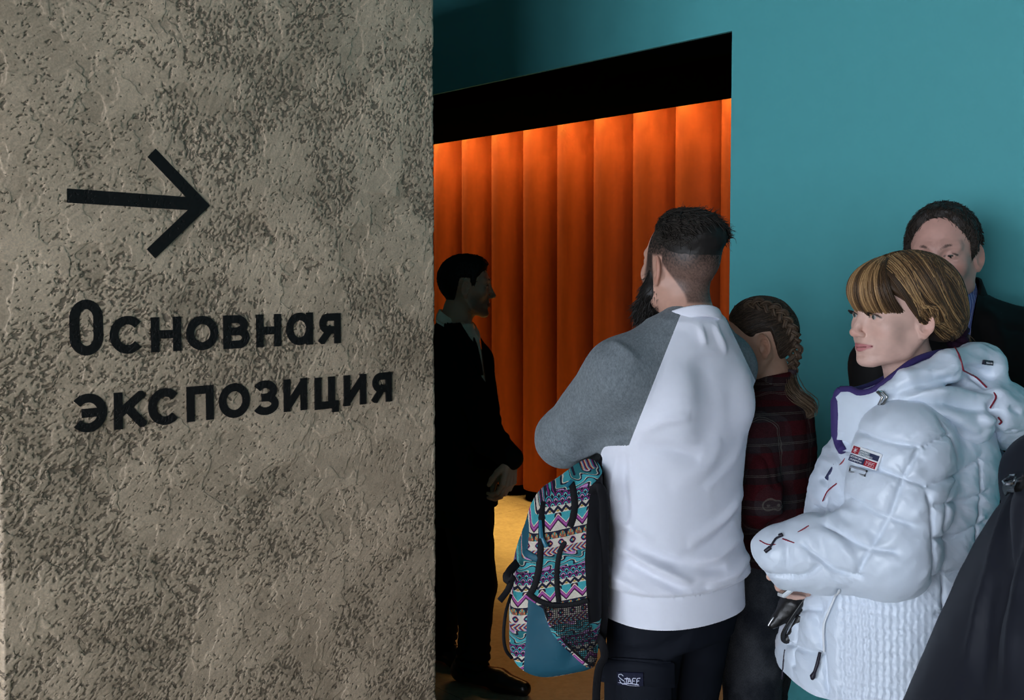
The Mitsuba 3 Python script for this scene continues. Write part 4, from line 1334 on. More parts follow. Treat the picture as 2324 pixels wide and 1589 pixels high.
        return np.vstack([q, q - nn * 0.004]), np.vstack([fr, fr[:, ::-1] + m, np.stack([rim, np.roll(rim, -1), np.roll(rim, -1) + m, rim + m], 1)])
    tri_ = lambda m: (m[0], np.vstack([m[1][:, [0, 1, 2]], m[1][:, [0, 2, 3]]]))
    o = 0.0095
    add(key + '__badge', tri_(badge(-0.04, 1.06, -0.06, 1.06, o)), 'mat_patch_white', smooth=30, label='small sleeve badge in red, navy and white')
    for nm, (a0, a1, b0, b1), m in (('field', (0, .25, 0, .46), 'mat_patch_red'), ('field', (.27, .72, .10, .46), 'mat_patch_grey'), ('field', (.66, 1.0, .10, .46), 'mat_patch_navy'), ('field', (0, .56, .56, 1.0), 'mat_patch_navy'), ('field', (.57, 1.0, .56, 1.0), 'mat_patch_red')):
        add(key + '__badge__field', tri_(badge(a0, a1, b0, b1, o + 0.0006 + (0.0003 if m == 'mat_patch_navy' else 0))), m, smooth=30)
    let = []

    def word(a0, a1, b0, b1, n_, seed):
        r = np.random.default_rng(seed)
        for i in range(n_):
            x0 = a0 + (a1 - a0) * i / n_
            w = (a1 - a0) / n_ * 0.7
            for st in (((x0, b0), (x0, b1)), ((x0, b0 + (b1 - b0) * r.choice([0, .5, 1])), (x0 + w, b0 + (b1 - b0) * r.choice([0, .5, 1]))), ((x0 + w, b0), (x0 + w, b1 if r.uniform() > .4 else (b0 + b1) / 2))):
                let.append(tube(np.array([hit(jacket, *bw(*s2), o + 0.0012) for s2 in st]), 0.00035, 4))
    word(.04, .50, .60, .73, 8, 1)
    word(.06, .50, .80, .93, 7, 2)
    for g_, x0 in (('1', .62), ('9', .70), ('9', .79), ('5', .88)):
        st = {'1': [(0, .1), (.4, 0), (.4, 1)], '9': [(.8, .5), (0, .5), (0, 0), (.8, 0), (.8, 1), (.1, 1)], '5': [(.8, 0), (0, 0), (0, .45), (.8, .5), (.8, 1), (0, 1)]}[g_]
        let.append(tube(np.array([hit(jacket, *bw(x0 + a * .075, .66 + b * .26), o + 0.0012) for a, b in st]), 0.00045, 4))
    for k in range(3):
        c_, s2 = math.cos(k * math.pi / 3 + .3), math.sin(k * math.pi / 3 + .3)
        let.append(tube(np.array([hit(jacket, *bw(.125 + .075 * c_ * e, .23 + .17 * s2 * e), o + 0.0012) for e in (-1, 1)]), 0.0006, 4))
    add(key + '__badge__lettering', cat_mesh(let), 'mat_patch_white', label='white woven lettering and star')
    let = []
    word(.32, .62, .15, .26, 5, 3)
    word(.30, .80, .30, .42, 9, 4)
    add(key + '__badge__lettering', cat_mesh(let), 'mat_patch_white')
    bk = [(1941, 1061), (1974, 1072), (1970, 1083), (1938, 1073)]
    add(key + '__buckle', tube(hits(jacket, bk + bk[:1], 0.009), 0.0020, 6), 'mat_chrome', smooth=True, label='small metal loop under the badge')

    # ---- hood lying on the back
    hc = P(2208, 915, 1.985)

    def hood(p):
        R = np.stack([np.array([0.93, 0.05, -0.36]), rt * 0 + np.array([-0.05, 0.998, 0.0]), np.cross(np.array([0.93, 0.05, -0.36]), np.array([-0.05, 0.998, 0.0]))])
        d = ell(p, P(2205, 915, 1.985), (.108, .150, .070), R)
        d = smin(d, ell(p, P(2268, 945, 1.99), (.050, .120, .068)), 0.03)
        d = smin(d, ell(p, P(2222, 828, 1.985), (.042, .085, .048)), 0.025)
        d = smin(d, chain(p, [P(2200, 955, 1.865), P(2100, 915, 1.84), P(2010, 905, 1.845)], [.048, .034, .014], 0.02), 0.025)
        d = smin(d, chain(p, [P(2200, 940, 2.11), P(2110, 905, 2.14), P(2020, 905, 2.12)], [.045, .032, .014], 0.02), 0.03)
        d = smin(d, chain(p, [P(2215, 812, 1.93), P(2150, 832, 1.87), P(2060, 868, 1.845), P(2000, 898, 1.85)], [.030, .030, .024, .012], 0.01), 0.02)
        # hollow round the neck
        d = smax(d, -ell(p, np.array([.842, 2.0, 1.435]), (.074, .082, .16)), 0.02)
        return d
    hv, hf = nets(hood, [0.70, 1.74, 1.26], [1.10, 2.26, 1.52], 0.0035)
    hv = relax(hv, hf, 3)
    hn = vnormals(hv, hf)
    disp = pxfolds(hood, hv, [([(2010, 900), (2080, 880), (2160, 858)], .010, -.007), ([(2040, 905), (2130, 893), (2230, 905), (2255, 912)], .014, .011), ([(2060, 918), (2150, 915), (2240, 930)], .010, -.010), ([(2080, 925), (2150, 940), (2225, 985)], .014, .010), ([(2110, 935), (2170, 965), (2225, 1005)], .010, -.006),
                               ([(2186, 846), (2214, 859), (2242, 884)], .007, -.010), ([(2186, 838), (2225, 842), (2258, 862)], .010, -.010), ([(2254, 888), (2261, 903), (2248, 926), (2268, 955), (2262, 985), (2246, 1014)], .008, -.010), ([(2275, 880), (2285, 935), (2290, 985)], .02, .006), ([(2285, 925), (2317, 935)], .006, -.006), ([(2280, 975), (2308, 980)], .006, -.006),
                               ([(2225, 940), (2240, 955), (2258, 955)], .010, .008), ([(2120, 850), (2160, 835), (2180, 815)], .012, .005)])
    disp = 1.5 * disp + 0.009 * (nfbm(hv * [28, 18, 50], 3, seed=21) - 0.5) + 0.006 * ss(0.03, 0.07, hv[:, 0] - hc[0]) * (nfbm(hv * [90, 30, 40], 2, seed=22) - 0.5)
    add(key + '__hood', (hv + hn * disp[:, None], hf), 'mat_jacket', smooth=True, label='white hood folded on the back')
    for sm in [[(2167, 789), (2177, 809), (2186, 841)], [(2186, 841), (2214, 856), (2239, 880)], [(2254, 890), (2260, 903), (2247, 926)], [(2265, 948), (2272, 957), (2267, 963)], [(2256, 1004), (2246, 1015), (2229, 1019)]]:
        add(key + '__hood__piping', pipe(sm, 0.0017, 0.001, hood), 'mat_piping', smooth=True)
    add(key + '__hood__tag', decal(hood, 2231, 2252, 817, 827, 0.004, 4, 3, 0.0005, 0.12), 'mat_dark_cord', smooth=30, label='tiny black tag with white lettering')
    let = []
    for i in range(5):
        a = hit(hood, 2234 + i * 3.3, 820.5 + i * 0.4, 0.0048)
        b = hit(hood, 2234.6 + i * 3.3, 825.0 + i * 0.4, 0.0048)
        c_ = hit(hood, 2236 + i * 3.3, 822.5 + i * 0.4, 0.0048)
        let.append(tube(np.array([a, b, c_]), 0.0004, 4))
    add(key + '__hood__tag__lettering', cat_mesh(let), 'mat_patch_white')
    tg = hits(hood, [(2004, 893), (2012, 901), (2006, 912)], 0.010)
    add(key + '__hood__toggle', tube(np.vstack([tg, tg[::-1] + np.array([-0.010, -0.004, 0.0]), tg[:1]]), 0.0030, 8), 'mat_chrome', smooth=True, label='silver cord toggle')

    st_ = spline([P(2258, 1026, 1.93), P(2272, 1050, 1.93), P(2272, 1090, 1.93), P(2256, 1130, 1.93)], 14)
    mat('mat_strap_grey', (.075, .115, .165), .7, .25)
    add(key + '__hood__strap', tube(st_, np.interp(np.linspace(0, 1, 14), [0, .3, 1], [.012, .017, .005]), 10, flat=.4, up=np.array([-.3, -1, 0])), 'mat_strap_grey', smooth=True, label='grey blue strap end hanging from the hood')
    # ---- stand-up collar with its purple binding
    topc = [P(1908, 884, 1.945), P(1932, 884, 1.915), P(1952, 892, 1.895), P(1985, 884, 1.872), P(2030, 852, 1.862), P(2070, 822, 1.872), P(2115, 804, 1.90), P(2165, 797, 1.955), P(2178, 797, 2.01), P(2160, 800, 2.07), P(2110, 810, 2.115), P(2050, 835, 2.135), P(1990, 868, 2.125), P(1945, 884, 2.09), P(1925, 884, 2.06)]
    top_ = spline(topc, 70)
    cen = np.array([.842, 2.0, 0])
    low_ = top_ + (top_ - cen) * np.array([0.10, 0.16, 0]) - np.array([0, 0, 0.10])
    low_[:, 2] = np.minimum(low_[:, 2], zf(958))
    mid_ = top_ * 0.5 + low_ * 0.5 + (top_ - cen) * np.array([0.02, 0.04, 0])
    rows = [top_, top_ * .7 + mid_ * .3 + (top_ - cen) * [0.05, 0.05, 0], mid_, mid_ * .4 + low_ * .6, low_]
    rows += [r - (top_ - cen) * np.array([0.07, 0.07, 0]) for r in rows[::-1]]
    g = np.stack(rows, 1)
    m_, k_ = g.shape[:2]
    i, j = np.meshgrid(np.arange(m_ - 1), np.arange(k_ - 1), indexing='ij')
    q = (i * k_ + j).ravel()
    add(key + '__collar', (g.reshape(-1, 3), np.stack([q, q + k_, q + k_ + 1, q + 1], 1)), 'mat_jacket', smooth=True)
    add(key + '__collar_binding', tube(top_, 0.0068, 8), 'mat_purple', smooth=True, label='dark purple collar binding')
    fr_ = spline([topc[0], P(1899, 900, 1.945), P(1899, 950, 1.94), P(1901, 1000, 1.93), P(1912, 1024, 1.91)], 20)
    add(key + '__collar_binding', tube(fr_, [.008] * 6 + [.012] * 8 + [.009] * 6, 8), 'mat_purple', smooth=True)
    flap = np.stack([fr_, fr_ + np.array([0.012, -0.010, 0.0]), fr_ + np.array([0.032, -0.022, -0.004]), fr_ + np.array([0.05, -0.01, -0.006]), fr_ + np.array([0.03, 0.02, 0])], 1)
    m_, k_ = flap.shape[:2]
    i, j = np.meshgrid(np.arange(m_ - 1), np.arange(k_ - 1), indexing='ij')
    q = (i * k_ + j).ravel()
    add(key + '__collar', (flap.reshape(-1, 3), np.stack([q, q + k_, q + k_ + 1, q + 1], 1)), 'mat_jacket', smooth=True)

    # ---- trousers and boots
    LC = np.array([0.79, 2.0, 0])
    legs = lambda p: smin(chain(p, [LC - rt * .085 + Z * .86, LC - rt * .09 + fw * .02 + Z * .47, LC - rt * .09 - fw * .03 + Z * .09], [.095, .066, .052], .02), chain(p, [LC + rt * .085 + Z * .86, LC + rt * .09 + fw * .05 + Z * .47, LC + rt * .09 + fw * .02 + Z * .09], [.095, .066, .052], .02), .02)
    lv_, lf_ = nets(legs, [0.5, 1.76, 0.04], [1.06, 2.26, 0.96], 0.010)
    lv_, lf_ = split(lv_, lf_, 0.055 - lv_[:, 2])[0]
    add(key + '__trousers', (lv_, lf_), 'mat_navy', smooth=True)
    for s_ in (-1, 1):
        a0 = LC + rt * .09 * s_ - fw * (0.09 if s_ < 0 else 0.04)
        b0 = a0 + fw * 0.25
        lo, hi = np.minimum(a0, b0) - 0.07, np.maximum(a0, b0) + 0.07
        add(key + '__boot', nets(lambda p: shoe(p, a0 * [1, 1, 0], b0 * [1, 1, 0], 0.037), [lo[0], lo[1], -0.01], [hi[0], hi[1], 0.16], 0.008), 'mat_leather', smooth=True)

    # ---- skin
    neck_lo = np.array([.848, 2.0, zf(915)])

    def headskin(p):
        return smin(H.sdf(H.loc(p)), cone(p, H.world([0, -0.03, -0.09]), neck_lo, .046, .055), 0.02)

    def core(p):
        d = loft(p, [(z, cx, cy, a - 0.055, b - 0.055) for z, cx, cy, a, b in lv if z > 0.93 and a > .1], (rt[:2], fw[:2]))
        d = smin(d, chain(p, [neck_lo, sh, el, wr], [.045, .042, .036, .026], .02), .02)
        d = smin(d, chain(p, [neck_lo, shr, elr, wrr], [.045, .042, .036, .026], .02), .02)
        for s2 in (-1, 1):
            d = smin(d, chain(p, [LC + rt * .07 * s2 + Z * 1.0, LC + rt * .085 * s2 + Z * .86, LC + rt * .09 * s2 + fw * .035 * (s2 > 0) + fw * .02 + Z * .47, LC + rt * .09 * s2 - fw * .005 + Z * .1], [.07, .072, .048, .034], .02), .03)
        return d
    b1 = H.pos + np.array([-0.16, -0.15, -0.30])
    hv, hf = nets(headskin, [H.pos[0] - 0.15, H.pos[1] - 0.13, neck_lo[2] - 0.04], H.pos + np.array([0.15, 0.14, 0.15]), 0.0019)
    bones = hand_bones((55, 75, 50), 3, (0.55, 0.75, -0.35), 0.92, -1)
    hr = frame(np.array([-0.86, -0.10, -0.46]), np.array([-0.35, -0.55, 0.75]))
    hand_at = P(1788, 1332, 1.885) - hr @ bones[-1][1]
    hand = nets(lambda p: hand_sdf(p, bones, hr, hand_at), hand_at - 0.17, hand_at + 0.13, 0.0026)
    bones2 = hand_bones((30, 40, 30), 3, (0.5, 0.8, -0.3), 0.92, 1)
    hr2 = frame(np.array([0.1, 0.5, -0.6]), np.array([-1, 0, 0.2]))
    hand2 = nets(lambda p: hand_sdf(p, bones2, hr2, wr + np.array([0, 0.01, 0.0])), wr - 0.16, wr + 0.16, 0.005)
    body = nets(core, [0.42, 1.70, 0.03], [1.06, 2.30, neck_lo[2] + 0.02], 0.011)
    sv, sf = fuse([(hv, hf), body, hand, hand2])
    col = H.colors(H.loc(sv), (0.60, 0.385, 0.315), lips=(0.40, 0.125, 0.135), blush=0.5, brow=(0.10, 0.062, 0.035))
    add(key + '__body', (sv, sf), 'mat_skin', smooth=True, color=col)
    mat('mat_nail', (0.55, 0.12, 0.32), 0.2, 0.6)
    tip = hand_at + hr @ bones[-1][1]
    dirn = hr @ (bones[-1][1] - bones[-1][0])
    dirn /= np.linalg.norm(dirn)
    nm = ell
    nl = trimesh.creation.icosphere(2, 1.0)
    fr3 = frame(dirn, np.array([-0.3, -0.8, 0.5]))
    add(key + '__fingernail', ((np.asarray(nl.vertices) * [0.0062, 0.0085, 0.003]) @ fr3.T + tip + fr3[:, 2] * 0.0065, np.asarray(nl.faces)), 'mat_nail', smooth=True, label='glossy pink thumbnail')
    H.eyes(key, (14, -2), (0.055, 0.075, 0.070))
    # eyelashes of the upper lids
    rg = np.random.default_rng(5)
    ls = []
    for m in (-1, 1):
        for t in np.linspace(0, 1, 26):
            root = spline([(0.019, 0.084, 0.0165), (0.025, 0.0885, 0.0215), (0.033, 0.0892, 0.0222), (0.041, 0.084, 0.0200), (0.047, 0.078, 0.0165)], 50)[int(t * 49)] * [m, 1, 1]
            d_ = np.array([m * (0.15 + 0.75 * t) * 0.5, 0.85, 0.25])
            L = 0.0075 + 0.003 * t
            ls.append(tube(H.world(np.array([root, root + d_ * L * 0.5, root + d_ * L + [0, 0, L * 0.35]])), [0.0005, 0.0004, 0.00015], 4))
    mat('mat_lash', (0.008, 0.006, 0.005), 0.5, 0.3)
    add(key + '__eyelashes', cat_mesh(ls), 'mat_lash', kind='stuff')

    # ---- hair: bob gathered low at the back, long fringe swept to the temple
    base = lambda q: H.sdf(q, ears=(), detail=False)

    def vol(q):
        d = ell(q, (0, -0.034, 0.052), (0.089, 0.132, 0.107))
        d = smin(d, ell(q, (0, 0.045, 0.066), (0.070, 0.068, 0.064)), 0.03)
        d = smin(d, ell(np.stack([np.abs(q[..., 0]), q[..., 1], q[..., 2]], -1), (0.079, -0.026, 0.022), (0.015, 0.032, 0.022)), 0.015)
        d = smin(d, ell(q, (0, -0.096, 0.0), (0.074, 0.068, 0.064)), 0.04)
        return d
    m = 16
    paths, cols, rad, lift = [], [], [], []
    dk, md, lt = np.array([0.040, 0.022, 0.011]), np.array([0.16, 0.085, 0.035]), np.array([0.42, 0.25, 0.11])

    def shade(n_, lo=0.0, u=None):
        clump = 0 if u is None else 0.9 * (nz(np.stack([u * 16, u * 0, u * 0], 1), 4) - 0.5) + 0.7 * (nz(np.stack([u * 45, u * 0, u * 0], 1), 6) - 0.5)
        t = np.clip(rg.normal(0.36, 0.18, n_) + lo + clump, 0, 1)[:, None]
        return np.where(t < 0.5, dk + (md - dk) * t * 2, md + (lt - md) * (t - 0.5) * 2)
    for side, n_ in ((-1, 900), (1, 420)):
        t = rg.uniform(0, 1, n_)
        root = np.stack([side * (0.004 + 0.010 * rg.uniform(0, 1, n_)), 0.066 - 0.135 * t, 0.130 + 0.016 * np.sin(t * np.pi) - 0.03 * t ** 3], 1)
        u = np.clip(t + rg.normal(0, 0.07, n_), 0, 1)
        # ends: over the temple and ear to the knot at the nape
        mid = np.stack([side * (0.094 - 0.012 * u), 0.052 - 0.085 * u, 0.052 + 0.030 * u], 1)
        end = np.stack([side * (0.040 + 0.045 * (1 - u) * rg.uniform(0.5, 1, n_)), -0.108 - 0.044 * u, -0.056 + 0.030 * u + rg.normal(0, .010, n_)], 1)
        low = u < 0.35
        end[low] = np.stack([side * (0.074 + 0 * u[low]), -0.095 + 0.02 * rg.uniform(-1, 1, low.sum()), -0.040 + rg.normal(0, .010, low.sum())], 1)
        mid[low] = np.stack([side * (0.100 + 0 * u[low]), 0.060 - 0.07 * u[low], 0.040 + 0.03 * u[low]], 1)
        paths.append(bezier(root, mid, end, m))
        cols.append(shade(n_, -0.16 * u, u))
        rad.append(rg.uniform(0.0011, 0.0021, n_))
        lift.append(np.tile(rg.uniform(-0.0035, 0.0012, n_)[:, None], (1, m)))
    n_ = 800
    sx = rg.uniform(-1, 1, n_)
    root = np.stack([0.040 * sx, rg.uniform(-0.10, 0.0, n_), 0.145 + 0 * sx], 1)
    mid = np.stack([0.150 * sx, -0.185 + 0.085 * np.abs(sx), 0.075 + 0 * sx], 1)
    end = np.stack([0.045 * sx, -0.150 + 0.02 * np.abs(sx), -0.045 + rg.normal(0, .008, n_)], 1)
    paths.append(bezier(root, mid, end, m))
    cols.append(shade(n_, -0.14, 0.5 + 0.5 * sx))
    rad.append(rg.uniform(0.0011, 0.0021, n_))
    lift.append(np.tile(rg.uniform(-0.0035, 0.0010, n_)[:, None], (1, m)))
    n_ = 620
    t = rg.uniform(0, 1, n_)
    root = np.stack([-0.022 + 0.050 * t, 0.036 + 0.020 * rg.uniform(0, 1, n_), 0.133 + 0 * t], 1)
    u = np.clip(t + rg.normal(0, .06, n_), 0, 1)
    mid = np.stack([-0.074 + 0.119 * u, 0.108 + 0.03 * ss(0, 0.5, u) - 0.012 * np.abs(u - 0.5), 0.088 - 0.010 * u], 1)
    end = np.stack([-0.080 + 0.124 * u, 0.024 + 0.012 * ss(0, 0.2, u) + 0.062 * ss(0, 0.55, u) - 0.012 * u, 0.004 + 0.032 * u + rg.normal(0, .004, n_)], 1)
    paths.append(bezier(root, mid, end, m))
    cols.append(shade(n_, 0.06, u * 0.6))
    rad.append(rg.uniform(0.0011, 0.0020, n_))
    lift.append(rg.uniform(-0.003, 0.0015, n_)[:, None] * np.ones((1, m)) - 0.010 * np.linspace(0, 1, m)[None] ** 3)
    pth, nm = drape(vol, np.vstack(paths), np.vstack(lift))
    sv, sf, sc_ = strands(pth, nm, np.concatenate(rad), np.vstack(cols), 4, 0.45, (0.8, 1.0, 0.3))
    uvol = lambda q: smax(smax(vol(q) + 0.0045, -(0.62 * (q[..., 2] - 0.040) - 0.30 * (q[..., 1] - 0.060)) * 1.0, 0.006), -(q[..., 2] + 0.055), 0.004)

    def cap(q):
        """Under-layer: the hair volume behind the hairline, cut away over the face and below the ears."""
        a = np.abs(q[..., 0])
        face = 0.9 * (q[..., 1] - 0.058) + 0.55 * (0.060 - q[..., 2])            # positive over the face
        lowside = 0.75 * (0.012 - q[..., 2]) + 0.55 * (q[..., 1] + 0.020)        # positive below and before the ear's top
        return smax(smax(vol(q) + 0.004, face, 0.006), lowside, 0.006)
    cv, cf = nets(cap, [-0.11, -0.15, -0.09], [0.11, 0.13, 0.17], 0.003)
    v, f = cat_mesh([(H.world(sv), sf), (H.world(cv), cf)])
    add(key + '__hair', (v, f), 'mat_hair', smooth=True, color=np.vstack([sc_, np.tile(dk * 1.3, (len(cv), 1))]), label='light brown hair with blond streaks and a swept fringe')
    # gathered tail and its ruffled tie
    mat('mat_tie', (0.022, 0.008, 0.020), 0.9, 0.1, sheen=0.4)
    a = np.linspace(0, 2 * np.pi, 90)
    rr = 0.022 + 0.006 * np.sin(a * 9)
    ring = np.stack([rr * np.cos(a), -0.162 + 0.008 * np.sin(a * 13), -0.035 + rr * np.sin(a) * 1.1], 1)
    add(key + '__hair_tie', tube(H.world(ring), 0.009, 8), 'mat_tie', smooth=True, label='ruffled dark purple hair tie')
    n_ = 160
    a0 = rg.normal(0, 1, (n_, 3)) * [0.010, 0.004, 0.012] + [0, -0.15, -0.032]
    b0 = a0 + rg.normal(0, .006, (n_, 3)) + [0, -0.028, -0.010]
    c0 = b0 + rg.normal(0, .008, (n_, 3)) + [0.012, -0.010, -0.035]
    pt = bezier(a0, b0, c0, 10)
    tv, tf, tc = strands(pt, np.tile([1.0, 0, 0], (n_, 10, 1)), rg.uniform(.001, .0018, n_), shade(n_, -0.1), 4, .6)
    add(key + '__ponytail', (H.world(tv), tf), 'mat_hair', smooth=True, color=tc)
    # a loose wisp below the ear
    tag(key, 'smiling woman with a swept fringe in a white quilted jacket, facing left', 'person')
    return jacket, hand_at, hr


W_JACKET, W_HAND, W_HR = woman()
# ================================================================== PERSON: man in the dark suit, in the shadow by the doorway
mat('mat_suit', (0.0045, 0.0045, 0.005), 0.85, 0.15)
mat('mat_shirt', (0.86, 0.76, 0.60), 0.8, 0.2)
mat('mat_shoe', (0.006, 0.005, 0.0045), 0.3, 0.5)


def simple_hair(key, H, fn, box, n, col, seed, rad=(0.0009, 0.0016), length=(0.012, 0.022), flow=(0, -0.8, -0.6), label=None, step=0.003, spread=0.25, base_gain=0.7, lift=(0.0, 0.003)):
    """Short hair: a solid under-layer fn (head axes) covered with strands that follow the flow direction."""
    rg = np.random.default_rng(seed)
    v, f = nets(fn, *box, step)
    base = lambda q: H.sdf(q, ears=(), detail=False)
    v, f = split(v, f, base(v) - 0.0003)[1]
    vn = vnormals(v, f)
    tri = v[f]
    ar = np.linalg.norm(np.cross(tri[:, 1] - tri[:, 0], tri[:, 2] - tri[:, 0]), axis=1)
    pick = rg.choice(len(f), n, p=ar / ar.sum())
    a = tri[pick].mean(1) + (rg.uniform(-1, 1, (n, 3)) * step * 0.4)
    bn = vn[f[pick, 0]]
    fl = flow(a) if callable(flow) else np.tile(np.array(flow, float), (n, 1))
    fl = fl + rg.normal(0, spread, (n, 3))
    fl -= bn * (fl * bn).sum(1, keepdims=True)
    fl /= np.linalg.norm(fl, axis=1, keepdims=True) + 1e-9
    L = rg.uniform(*length, n)[:, None]
    b = a + fl * L * 0.5 + bn * 0.002
    c = a + fl * L
    p, nm = drape(fn, bezier(a, b, c, 6), np.linspace(-0.001, 1, 6)[None] * rg.uniform(*lift, n)[:, None])
    sv, sf, sc = strands(p, nm, rg.uniform(*rad, n), rg.uniform(0.55, 1.7, n)[:, None] * np.array(col), 4, 0.5, (1.0, 1.0, 0.2))
    vv, ff = cat_mesh([(H.world(v), f), (H.world(sv), sf)])
    add(key + '__hair', (vv, ff), 'mat_hair', smooth=True, color=np.vstack([np.tile(np.array(col) * base_gain, (len(v), 1)), sc]), label=label)


def suit_man():
    key = 'person_002'
    th = math.radians(-62)
    fw, rt = np.array([-math.sin(th), math.cos(th), 0]), np.array([math.cos(th), math.sin(th), 0])
    D = 3.9
    zf = lambda y: P(1040, y, D)[2]
    H = Head((0, 0, 0), -84, -2, 0, 1.0, jaw=0.003, neck=0.056, brow=0.002)
    H.pos = P(1058, 656, D - 0.075) - H.R @ np.array([0.078, -0.006, 0])
    C = np.array([P(1035, 900, D)[0], D, 0])
    nb = np.array([H.pos[0] - 0.045, D, zf(735)])
    lv = [(zf(1150), C[0] + .00, D, .195, .150), (zf(1060), C[0] + .005, D, .19, .148), (zf(960), C[0] + .0, D, .185, .135), (zf(880), C[0] - .005, D, .20, .135), (zf(810), C[0] - .015, D, .195, .12), (zf(770), C[0] - .03, D, .14, .095), (zf(735), nb[0], D, .07, .07)]
    shn, shf = C + rt * .195 - fw * .01 + Z * zf(812), C - rt * .195 - fw * .01 + Z * zf(812)
    eln, wrn = P(1100, 975, D - .24), P(1152, 1040, D - .36)
    elf, wrf = P(1080, 985, D + .22), P(1140, 1050, D - .16)
    eln = C + rt * .25 + fw * .02 + Z * zf(975)
    wrn = P(1160, 1040, 3.62)

    def coat(p):
        d = loft(p, lv, (rt[:2], fw[:2]))
        for s0, e0, w0 in ((shn, eln, wrn), (shf, elf, wrf)):
            d = smin(d, chain(p, [nb, s0, e0, w0], [.06, .068, .062, .047], .03), .03)
        return d
    v, f = nets(coat, [-0.55, 3.4, zf(1140)], [0.35, 4.35, zf(730)], 0.008)
    v = relax(v, f, 3)
    n = vnormals(v, f)
    v = v + n * (pxfolds(coat, v, [([(1110, 960), (1140, 985), (1165, 990)], .015, .008), ([(1120, 930), (1150, 950), (1170, 975)], .015, -.007), ([(1080, 900), (1120, 930), (1150, 960)], .02, .006)]) + 0.006 * (nfbm(v * 9, 3, seed=3) - 0.5))[:, None]
    # the opening of the jacket shows the shirt front: cut by the two lapel lines
    A, B, C1 = P(1004, 724, D), P(1090, 852, D), P(1075, 738, D)
    g1 = (v - A) @ np.cross(B - A, ray(1040, 800))
    if (P(1060, 740, D) - A) @ np.cross(B - A, ray(1040, 800)) < 0:
        g1 = -g1
    front = (v - nb) @ fw
    g = np.minimum(g1 * 8, np.where(v[:, 2] > B[2] + 0.0, 0.2, -0.2))
    g = np.minimum(g, (front + 0.02) * 3)
    A2, B2 = P(1088, 748, D), P(1102, 856, D)
    g2 = (v - A2) @ np.cross(B2 - A2, ray(1095, 800))
    if (P(1060, 790, D) - A2) @ np.cross(B2 - A2, ray(1095, 800)) < 0:
        g2 = -g2
    g = np.minimum(g, g2 * 8)
    coat_m, shirt_m = split(v, f, g)[:2]
    add(key + '__jacket', coat_m[:2], 'mat_suit', smooth=True, label='black suit jacket')
    sv = shirt_m[0] - vnormals(*shirt_m[:2]) * 0.008
    add(key + '__shirt', (sv, shirt_m[1]), 'mat_shirt', smooth=True, label='cream dress shirt')
    # lapel rolled along the opening, shirt collar, tie
    lap = np.vstack([hits(coat, [(1003, 728), (1030, 765), (1058, 805), (1084, 848)], 0.004, 16)])
    add(key + '__lapel', tube(lap, np.interp(np.linspace(0, 1, 16), [0, .5, 1], [.007, .011, .004]), 8, flat=0.3, up=-fw + rt), 'mat_suit', smooth=True)
    cpts = [(998, 706), (1015, 718), (1038, 732), (1062, 752)]
    col = np.array([P(x, y, D - 0.075 + 0.03 * i / 3) for i, (x, y) in enumerate(cpts)])
    far = np.array([P(1080, 744, D - 0.02), P(1072, 730, D + .05), P(1040, 715, D + .085), P(1000, 702, D + .04)])
    ring = spline(np.vstack([col, far, col[:1]]), 50)
    low = ring + (ring - nb) * np.array([.22, .22, 0]) - np.array([0, 0, .045])
    g_ = np.stack([ring, ring * .5 + low * .5 + (ring - nb) * [.05, .05, 0], low, ring - (ring - nb) * [.06, .06, 0]], 1)
    m_, k_ = g_.shape[:2]
    i, j = np.meshgrid(np.arange(m_ - 1), np.arange(k_ - 1), indexing='ij')
    q = (i * k_ + j).ravel()
    add(key + '__shirt_collar', (g_.reshape(-1, 3), np.stack([q, q + k_, q + k_ + 1, q + 1], 1)), 'mat_shirt', smooth=True)
    tip = np.array([P(1040, 733, D - .085), P(1064, 752, D - .075), P(1049, 769, D - .082), P(1037, 750, D - .088)])
    add(key + '__shirt_collar', (np.vstack([tip, tip + fw * .006]), np.array([[0, 1, 2], [0, 2, 3], [4, 6, 5], [4, 7, 6]])), 'mat_shirt')
    tie = np.vstack([P(1066, 752, D - .06), P(1072, 765, D - .085), hits(coat, [(1080, 790), (1086, 820), (1090, 850)], 0.004)])
    add(key + '__tie', tube(spline(tie, 16), np.interp(np.linspace(0, 1, 16), [0, .2, .35, 1], [.014, .018, .013, .026]), 10, flat=0.4, up=-rt * 0.2 - fw), 'mat_suit', smooth=True, label='black tie')
    # trousers: far leg back, near leg forward
    hn, hf_ = C + rt * .085 + Z * zf(1120), C - rt * .085 + Z * zf(1120)
    knn, ann = P(1082, 1330, 3.82), P(1072, 1515, 3.80)
    knf, anf = P(1012, 1335, 4.0), P(985, 1525, 4.05)

    def legs(p):
        d = loft(p, [(zf(1180), C[0], D, .165, .135), (zf(1100), C[0], D, .168, .135), (zf(1030), C[0], D, .15, .12)], (rt[:2], fw[:2]))
        return smin(d, smin(chain(p, [hn, knn, ann], [.105, .078, .058], .02), chain(p, [hf_, knf, anf], [.105, .078, .060], .02), .015), .03)
    v, f = nets(legs, [-0.60, 3.5, 0.03], [0.15, 4.3, zf(1040)], 0.010)
    n = vnormals(v, f)
    v = v + n * (0.012 * (nfbm(v * [10, 10, 16], 3, seed=7) - 0.5) + 0.012 * ss(0.22, 0.08, v[:, 2]) * np.sin(v[:, 2] * 90 + v[:, 0] * 20) ** 2)[:, None]
    v, f = split(v, f, 0.05 - v[:, 2])[0]
    add(key + '__trousers', (v, f), 'mat_suit', smooth=True)
